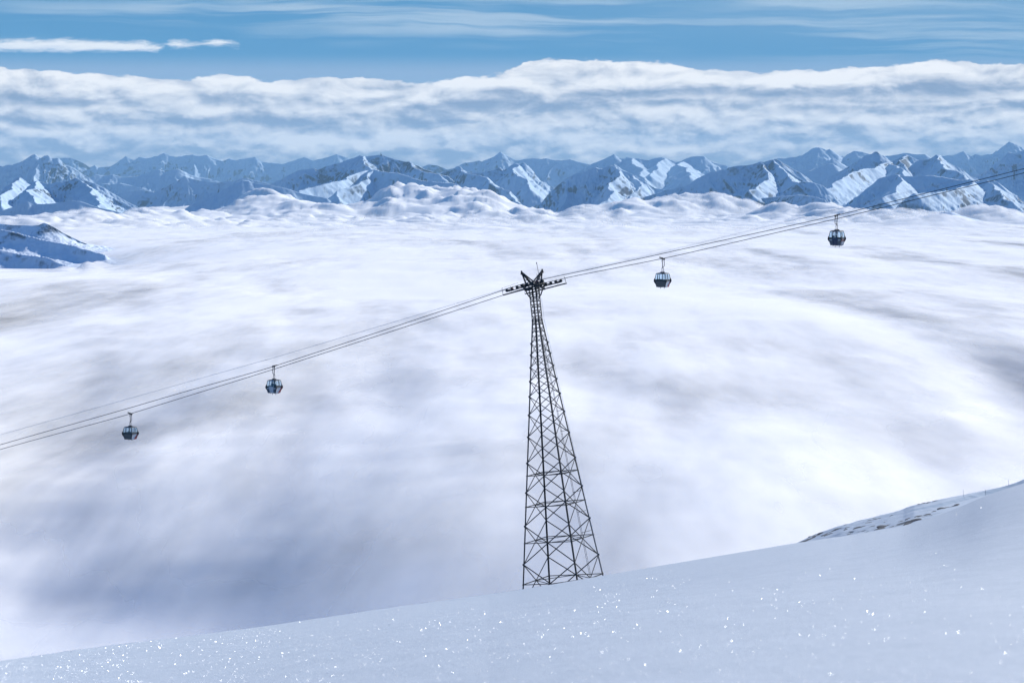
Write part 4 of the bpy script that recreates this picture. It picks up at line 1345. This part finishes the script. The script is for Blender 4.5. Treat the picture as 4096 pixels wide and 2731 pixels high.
GLASS = glass_mat()
C_GREY = principled('cabin_grey', (.075, .08, .085), .5, var=.1)
C_FRAME = principled('cabin_frame', (.022, .03, .038), .45)
C_SILVER = principled('cabin_silver', (.42, .45, .50), .35, metal=.4)
C_WHITE = principled('cabin_white', (.62, .63, .66), .4)
C_RED = principled('cabin_red', (.36, .02, .02), .4)
C_NAVY = principled('cabin_navy', (.012, .03, .075), .4)
C_MAROON = principled('cabin_maroon', (.11, .018, .03), .4)
C_BLUE = principled('cabin_slate_blue', (.07, .11, .20), .4)
C_INT = principled('cabin_inside', (.10, .12, .15), .7)
INK = principled('white_lettering', (.85, .86, .88), .5)
INKD = principled('dark_lettering', (.04, .05, .07), .5)

PROF = [(-4.25, .71, .68), (-3.85, .82, .78), (-3.45, .90, .86), (-3.32, .915, .875), (-3.20, .91, .87), (-2.75, .865, .825), (-2.42, .815, .775), (-2.28, .78, .74), (-2.22, .74, .70)]


def half(z):
    for (z0, a0, b0), (z1, a1, b1) in zip(PROF, PROF[1:]):
        if z <= z1 or (z1, a1, b1) == PROF[-1]:
            f = min(max((z - z0) / (z1 - z0), 0), 1)
            return a0 + (a1 - a0) * f, b0 + (b1 - b0) * f


def wall(side, s, z, out=0.0):
    """point and outward normal on a cabin side; side 0 door(-y) 1 right(+x) 2 back(+y) 3 left(-x); s -1..1 seen from outside left to right"""
    hx, hy = half(z)
    p = [Vector((s * hx, -hy, z)), Vector((hx, s * hy, z)), Vector((-s * hx, hy, z)), Vector((-hx, -s * hy, z))][side]
    n = [Vector((0, -1, 0)), Vector((1, 0, 0)), Vector((0, 1, 0)), Vector((-1, 0, 0))][side]
    hx2, hy2 = half(z + .02); sl = ((hy2 - hy) if side in (0, 2) else (hx2 - hx)) / .02
    n = (n - Vector((0, 0, sl))).normalized()
    return p + n * out, n


def slab(mb, side, s0, s1, z0, z1, th=.04, out=0.0, nv=4):
    mb.quadslab(lambda u, v: wall(side, s0 + (s1 - s0) * u, z0 + (z1 - z0) * v, out), th, 2, nv)
    return mb


def make_gondola(style, label):
    """style 'a': pale doors in front; 'b': navy cabin with lettering"""
    navy = style == 'navy'
    g = empty('gondola', (0, 0, 0))
    tag(g, label, 'gondola', 'gondolas of the cable car')
    ZB, ZW, ZG0, ZG1, ZT = -4.25, -3.38, -3.18, -2.28, -2.22
    lowm = C_BLUE if navy else C_WHITE
    # lower shell
    slab(MB(), 2, -.97, .97, ZB, ZW, .05).build('back_panel', C_NAVY if navy else C_GREY, g)
    for side in (1, 3):
        e = slab(MB(), side, -.97, .97, ZB, ZW, .05).build('end_panel', lowm, g)
        if navy:
            slab(MB(), side, -.97, .97, -3.72, ZW, .012, .01).build('maroon_stripe', C_MAROON, e)
        else:
            # red field with a slanting edge, and a small dark caption bar
            mb = MB()
            def P(u, v, side=side):
                z = ZB + (ZW - ZB) * v
                lo = -.02 + .72 * v
                return wall(side, lo + (.97 - lo) * u, z, .012)
            mb.quadslab(P, .014, 3, 6); mb.build('red_wedge', C_RED, e)
            mb = MB()
            mb.quadslab(lambda u, v, side=side: wall(side, -.55 + .45 * u, -3.54 + .06 * v, .012), .014, 2, 1); mb.build('caption_bar', INKD, e)
    MB().quadslab(lambda u, v: (Vector(((2 * u - 1) * .66, (2 * v - 1) * .64, ZB + .02)), Vector((0, 0, -1))), .05).build('floor', C_FRAME, g)
    # waist band and rubber bumpers at the corners
    mb = MB()
    for side in range(4):
        slab(mb, side, -.98, .98, ZW - .02, ZG0, .05, .006, 2)
    mb.build('waist_band', C_FRAME, g)
    for sx_, sy_ in ((-1, -1), (1, -1), (1, 1), (-1, 1)):
        pts = []; rr = []
        for z, o_, r in ((-3.82, -.02, .035), (-3.68, .02, .06), (-3.5, .06, .085), (-3.3, .075, .095), (-3.1, .05, .08), (-2.95, .015, .05), (-2.8, -.015, .035)):
            hx, hy = half(z)
            pts.append(Vector((sx_ * (hx + o_ - .02), sy_ * (hy + o_ - .02), z))); rr.append(r)
        MB().tube(pts, rr, 10).build('bumper', BLACK, g, True)
        pts = []
        for z in (ZB, -3.9, ZW, -3.0, -2.6, ZT):
            hx, hy = half(z); pts.append(Vector((sx_ * (hx - .03), sy_ * (hy - .03), z)))
        MB().tube(pts, .045, 8).build('corner_post', C_FRAME, g, True)
    # windows
    for side, panes in ((2, ((-.96, -.53), (-.48, .42), (.47, .96))), (1, ((-.96, -.03), (.02, .96))), (3, ((-.96, -.02), (.03, .96))), (0, ((-.96, -.51), (.51, .96)))):
        for s0, s1 in panes:
            w_ = slab(MB(), side, s0, s1, ZG0, ZG1, .012, -.01, 6).build('window', GLASS, g)
            mb = MB(); slab(mb, side, s0 - .02, s0 + .012, ZG0 - .02, ZG1 + .02, .04, .004, 5); slab(mb, side, s1 - .012, s1 + .02, ZG0 - .02, ZG1 + .02, .04, .004, 5)
            slab(mb, side, s0 + .02, s1 - .02, ZG0 - .02, ZG0 + .05, .035, .002, 1); slab(mb, side, s0 + .02, s1 - .02, ZG1 - .03, ZG1 + .02, .035, .002, 1)
            mb.build('window_frame', C_FRAME, w_)
    # doors: two sliding leaves in front, with racks for skis either side
    dm = C_NAVY if navy else C_SILVER
    for s0, s1 in ((-.47, -.006), (.006, .47)):
        d = slab(MB(), 0, s0, s1, ZB + .04, ZG0 - .02, .04, .03, 5).build('door', dm, g)
        mb = MB(); 
        fw = .04
        slab(mb, 0, s0, s0 + fw, ZG0 - .02, ZG1, .045, .03, 5); slab(mb, 0, s1 - fw, s1, ZG0 - .02, ZG1, .045, .03, 5)
        slab(mb, 0, s0 + fw, s1 - fw, ZG1 - .07, ZG1, .04, .028, 1)
        mb.build('door_frame', C_MAROON if navy else C_SILVER, d)
        slab(MB(), 0, s0 + fw, s1 - fw, ZG0 - .02, ZG1 - .07, .012, .015, 5).build('door_glass', GLASS, d)
    for s0, s1 in ((-.96, -.50), (.50, .96)):
        slab(MB(), 0, s0, s1, ZB, ZW, .05).build('side_panel', C_SILVER if not navy else C_SILVER, g)
        mb = MB()
        for q in range(4):
            s = s0 + .06 + q * (s1 - s0 - .12) / 3
            a_, n_ = wall(0, s, ZB + .12, .10); b_, n2 = wall(0, s, ZW - .22, .10)
            mb.bar(a_, b_, .05, .07)
            mb.bar(b_, wall(0, s, ZW - .22, 0)[0], .03); mb.bar(a_, wall(0, s, ZB + .12, 0)[0], .03)
        for z in (ZB + .10, ZB + .22, ZW - .2):
            mb.bar(wall(0, s0 + .02, z, .09)[0], wall(0, s1 - .02, z, .09)[0], .05, .05)
        mb.build('ski_rack', C_INT, g)
    # roof
    mb = MB(); n = 10
    def roof(u, v):
        x = (2 * u - 1) * .75; y = (2 * v - 1) * .71
        return Vector((x, y, ZT + .09 * (1 - (x / .76) ** 4) * (1 - (y / .72) ** 4) + .01)), Vector((0, 0, 1))
    mb.quadslab(roof, .05, n, n); mb.build('roof', C_FRAME, g, False)
    # inside: two benches
    for sx_ in (-1, 1):
        mb = MB(); mb.bar(Vector((sx_ * .52, -.6, -3.80)), Vector((sx_ * .52, .6, -3.80)), .36, .07)
        mb.bar(Vector((sx_ * .74, -.55, -3.52)), Vector((sx_ * .74, .55, -3.52)), .05, .40)
        mb.bar(Vector((sx_ * .56, -.4, -4.2)), Vector((sx_ * .56, -.4, -3.83)), .06); mb.bar(Vector((sx_ * .56, .4, -4.2)), Vector((sx_ * .56, .4, -3.83)), .06)
        mb.build('bench', C_INT, g)
    # feet
    for x in (-.18, .42):
        MB().tube([Vector((x, -.2, ZB + .02)), Vector((x, -.2, ZB - .20)), Vector((x + .02, -.2, ZB - .27))], [.035, .035, .045], 8).build('foot', BLACK, g)
    mb = MB()
    for x in (-.5, 0, .3, .6):
        mb.bar(Vector((x, -.45, ZB - .03)), Vector((x, .45, ZB - .03)), .05, .06)
    mb.build('skid', BLACK, g)
    # suspension on the roof
    mb = MB(); mb.bar(Vector((-.33, 0, -2.06)), Vector((.33, 0, -2.06)), .22, .10)
    for x in (-.24, .24): mb.bar(Vector((x, 0, -2.06)), Vector((x * .9, 0, -2.16)), .14, .1)
    for x in (-.115, .115):
        mb.bar(Vector((x, 0, -2.02)), Vector((x, 0, -1.44)), .06, .06)
    mb.bar(Vector((-.15, 0, -1.43)), Vector((.15, 0, -1.43)), .09, .06); mb.bar(Vector((-.11, 0, -1.88)), Vector((-.05, 0, -1.92)), .06); mb.bar(Vector((.11, 0, -1.88)), Vector((.05, 0, -1.92)), .06)
    mb.build('suspension_frame', BLACK, g)
    # hanger: main arm, and the bent safety strut beside it
    mb = MB()
    mb.tube([(.0, 0, -1.42), (.0, 0, -1.22), (-.01, 0, -1.05), (.03, 0, -.7), (.05, 0, -.3), (.06, 0, -.12)], [.06, .06, .056, .056, .058, .08], 8)
    mb.bar((.06, 0, -.42), (.26, 0, -.45), .05); mb.bar((.04, 0, -.9), (.12, 0, -.91), .04); mb.bar((-.03, 0, -1.2), (.14, 0, -1.19), .04)
    mb.build('hanger_arm', BLACK, g, False)
    MB().tube([(.0, 0, -1.24), (-.12, 0, -1.27), (-.22, 0, -1.22), (-.27, 0, -1.08), (-.27, 0, -.75), (-.24, 0, -.40), (-.22, 0, -.16)], [.045, .045, .048, .05, .05, .052, .07], 8).build('safety_strut', BLACK, g, True)
    MB().tube([(-.14, 0, -1.48), (-.28, .02, -1.68), (-.36, .03, -1.82), (-.33, .03, -1.92), (-.15, .0, -1.98)], .008, 5).build('signal_lead', BLACK, g, True)
    # grip on the rope
    TILT = math.tan(math.radians(14.5))
    def rp(x, dz=0): return Vector((x, 0, x * TILT + dz))
    mb = MB(); mb.bar(rp(-.38, -.02), rp(.46, -.0), .17, .13)
    mb.bar(rp(-.22, -.22), rp(-.22, .0), .14, .14); mb.bar(rp(.06, -.22), rp(.06, 0), .16, .14)
    gp = mb.build('grip', BLACK, g)
    for x, r in ((-.22, .10), (.06, .105), (.30, .075), (.44, .085)):
        mb = MB(); mb.disc(rp(x, .02), Vector((0, 1, 0)), r, .20, 16, .2); mb.build('grip_wheel', BLACK, gp)
    return g


def number_on(g, text, side, mat, h):
    cu = bpy.data.curves.new('number', 'FONT'); cu.body = text; cu.size = h; cu.align_x = 'CENTER'; cu.align_y = 'CENTER'; cu.extrude = .006; cu.shear = .25
    cu.offset = .012
    tmp = bpy.data.objects.new('tmp', cu); COL.objects.link(tmp)
    dg = bpy.context.evaluated_depsgraph_get()
    me = bpy.data.meshes.new_from_object(tmp.evaluated_get(dg)); bpy.data.objects.remove(tmp)
    p, n = wall(side, .02, -3.92, .02)
    X = Vector((0, 1, 0)) if side == 1 else Vector((0, -1, 0))
    Yv = n.cross(X)
    M_ = Matrix(((X.x, Yv.x, n.x, p.x), (X.y, Yv.y, n.y, p.y), (X.z, Yv.z, n.z, p.z), (0, 0, 0, 1)))
    me.transform(M_)
    return link('cabin_number', me, mat, g)


def copy_tree(o, parent=None):
    c = o.copy(); COL.objects.link(c)
    if parent is not None:
        c.parent = parent
    for ch in list(o.children):
        copy_tree(ch, c)
    return c


def hang(g, nm, px, py):
    """put a gondola on its rope at an original-picture position"""
    p = on_plane(px, py, -ARM if nm == 'near' else ARM)
    g.location = p
    g.rotation_euler = (0, 0, TH if nm == 'near' else TH + math.pi)
    return g


g1 = make_gondola('a', 'grey-backed gondola with white and red end panel, lowest at the far left')
g2 = copy_tree(g1); g2['label'] = 'gondola with silver doors and standing skiers inside, left of the pylon'
g3 = copy_tree(g1); g3['label'] = 'empty grey-backed gondola with red wedge, first one right of the pylon'
g4 = make_gondola('navy', 'navy and maroon gondola with white number 54, highest at the right')
for side in (1, 3): number_on(g4, '54', side, INK, .62)
hang(g1, 'far', 450 + 660 / 9.22, 1620 + 305 / 9.22)
hang(g2, 'near', 1030 + 615 / 9.22, 1430 + 307 / 9.22)
hang(g3, 'far', 2580 + 650 / 9.22, 1000 + 305 / 9.22)
hang(g4, 'near', 3280 + 622 / 9.22, 830 + 283 / 9.22)

# ================================================================== PASSENGERS
def cloth(name, c): return principled(name, c, .85, var=.25, vscale=14)
JACK = [cloth('dark_jacket', (.014, .02, .03)), cloth('navy_jacket', (.012, .022, .05)), cloth('black_jacket', (.01, .012, .014))]
HELM = [principled('dark_helmet', (.02, .025, .03), .35), principled('blue_helmet', (.015, .05, .10), .35)]
SKIN = principled('skin', (.42, .25, .18), .6)


def skin_person(joints, edges, mat):
    me = bpy.data.meshes.new('person')
    names = list(joints)
    me.from_pydata([joints[n][0] for n in names], [(names.index(a), names.index(b_)) for a, b_ in edges], [])
    o = link('person', me, mat)
    sk = o.modifiers.new('skin', 'SKIN'); sk.use_smooth_shade = True
    for i, n in enumerate(names):
        r = joints[n][1]
        sv = me.skin_vertices[0].data[i]
        sv.radius = (r, r) if not isinstance(r, tuple) else r
        sv.use_root = n == 'pelvis'
    ss_ = o.modifiers.new('sub', 'SUBSURF'); ss_.levels = 1; ss_.render_levels = 1
    dg = bpy.context.evaluated_depsgraph_get()
    m2 = bpy.data.meshes.new_from_object(o.evaluated_get(dg))
    o.modifiers.clear()
    o.data = m2
    if not m2.materials: m2.materials.append(mat)
    return o


def person(pose, label, mat, helm, group='passengers in the gondolas'):
    """faces +x; origin on the floor under the pelvis (standing) or on the seat (sitting)"""
    J = {}
    def j(n, x, y, z, r): J[n] = ((x, y, z), r)
    if pose == 'stand':
        j('pelvis', 0, 0, .95, .14); j('waist', .01, 0, 1.10, .135); j('chest', .0, 0, 1.32, .155); j('neckb', -.01, 0, 1.46, .085); j('neck', .01, 0, 1.53, .06); j('head', .03, 0, 1.64, .095); j('crown', .02, 0, 1.72, .07)
        for s, q in ((-1, 'l'), (1, 'r')):
            j('sh' + q, 0, s * .17, 1.41, .075); j('el' + q, .03, s * .26, 1.14, .055); j('wr' + q, .18, s * .20, .97, .045); j('hd' + q, .25, s * .18, .93, .05)
            j('hp' + q, 0, s * .09, .88, .105); j('kn' + q, .04, s * .10, .48, .075); j('an' + q, 0, s * .10, .09, .055); j('to' + q, .17, s * .11, .05, .05)
    else:
        j('pelvis', 0, 0, .11, .15); j('waist', .0, 0, .26, .145); j('chest', .05, 0, .48, .16); j('neckb', .06, 0, .61, .09); j('neck', .09, 0, .67, .06); j('head', .12, 0, .77, .095); j('crown', .11, 0, .85, .07)
        for s, q in ((-1, 'l'), (1, 'r')):
            j('sh' + q, .05, s * .18, .56, .078); j('el' + q, .14, s * .25, .31, .058); j('wr' + q, .34, s * .15, .24, .046); j('hd' + q, .42, s * .12, .23, .05)
            j('hp' + q, .06, s * .09, .08, .115); j('kn' + q, .44, s * .12, .12, .08); j('an' + q, .40, s * .12, -.30, .058); j('to' + q, .55, s * .13, -.34, .05)
    E = [('pelvis', 'waist'), ('waist', 'chest'), ('chest', 'neckb'), ('neckb', 'neck'), ('neck', 'head'), ('head', 'crown')]
    for q in 'lr':
        E += [('chest', 'sh' + q), ('sh' + q, 'el' + q), ('el' + q, 'wr' + q), ('wr' + q, 'hd' + q), ('pelvis', 'hp' + q), ('hp' + q, 'kn' + q), ('kn' + q, 'an' + q), ('an' + q, 'to' + q)]
    o = skin_person(J, E, mat)
    tag(o, label, 'person', group)
    hx, hy, hz = J['head'][0]
    # face, helmet and goggles
    bm = bmesh.new(); bmesh.ops.create_uvsphere(bm, u_segments=14, v_segments=10, radius=1)
    for v in bm.verts:
        v.co = Vector((v.co.x * .088, v.co.y * .074, v.co.z * .11))
        if v.co.x > .05 and abs(v.co.y) < .02 and abs(v.co.z + .01) < .03: v.co.x += .02      # nose
        if v.co.z < -.06 and v.co.x > 0: v.co.x += .01                                        # chin
    me = bpy.data.meshes.new('face'); bm.to_mesh(me); bm.free()
    f = link('face', me, SKIN, o); f.location = (hx + .025, hy, hz - .01)
    bm = bmesh.new(); bmesh.ops.create_uvsphere(bm, u_segments=16, v_segments=12, radius=.132)
    bmesh.ops.delete(bm, geom=[v for v in bm.verts if v.co.z < -.055 or (v.co.z < .015 and v.co.x > .05)], context='VERTS')
    me = bpy.data.meshes.new('helmet'); bm.to_mesh(me); bm.free()
    h = link('helmet', me, helm, o); h.location = (hx, hy, hz + .025)
    gm = MB(); gm.tube([(hx + .095, hy - .075, hz + .02), (hx + .125, hy - .04, hz + .02), (hx + .132, hy, hz + .02), (hx + .125, hy + .04, hz + .02), (hx + .095, hy + .075, hz + .02)], .034, 8)
    gm.build('goggles', C_FRAME, o, True)
    return o


def seat_in(o, g, loc, turn):
    """place a person in a gondola's own frame"""
    M_ = Matrix.Translation(g.location) @ Matrix.Rotation(g.rotation_euler.z, 4, 'Z') @ Matrix.Translation(Vector(loc)) @ Matrix.Rotation(turn, 4, 'Z')
    o.matrix_world = M_


FL = -4.18
seat_in(person('sit', 'seated skier in dark jacket in the left half of the gondola with number 54', JACK[0], HELM[0]), g4, (-.53, -.25, -3.765), 0)
seat_in(person('stand', 'standing figure in black behind the doors of the gondola with number 54', JACK[2], HELM[0]), g4, (-.12, .1, FL), .4)
seat_in(person('sit', 'seated skier at the left window of the gondola with silver doors', JACK[0], HELM[0]), g2, (-.53, .2, -3.765), 0)
seat_in(person('stand', 'tall standing skier in black behind the left door of the silver-doored gondola', JACK[2], HELM[0]), g2, (-.22, -.2, FL), -.6)
seat_in(person('stand', 'standing skier in black behind the right door of the silver-doored gondola', JACK[2], HELM[0]), g2, (.12, -.05, FL), -2.4)
seat_in(person('sit', 'seated skier in navy with blue helmet at the right of the silver-doored gondola', JACK[1], HELM[1]), g2, (.53, -.15, -3.765), math.pi)
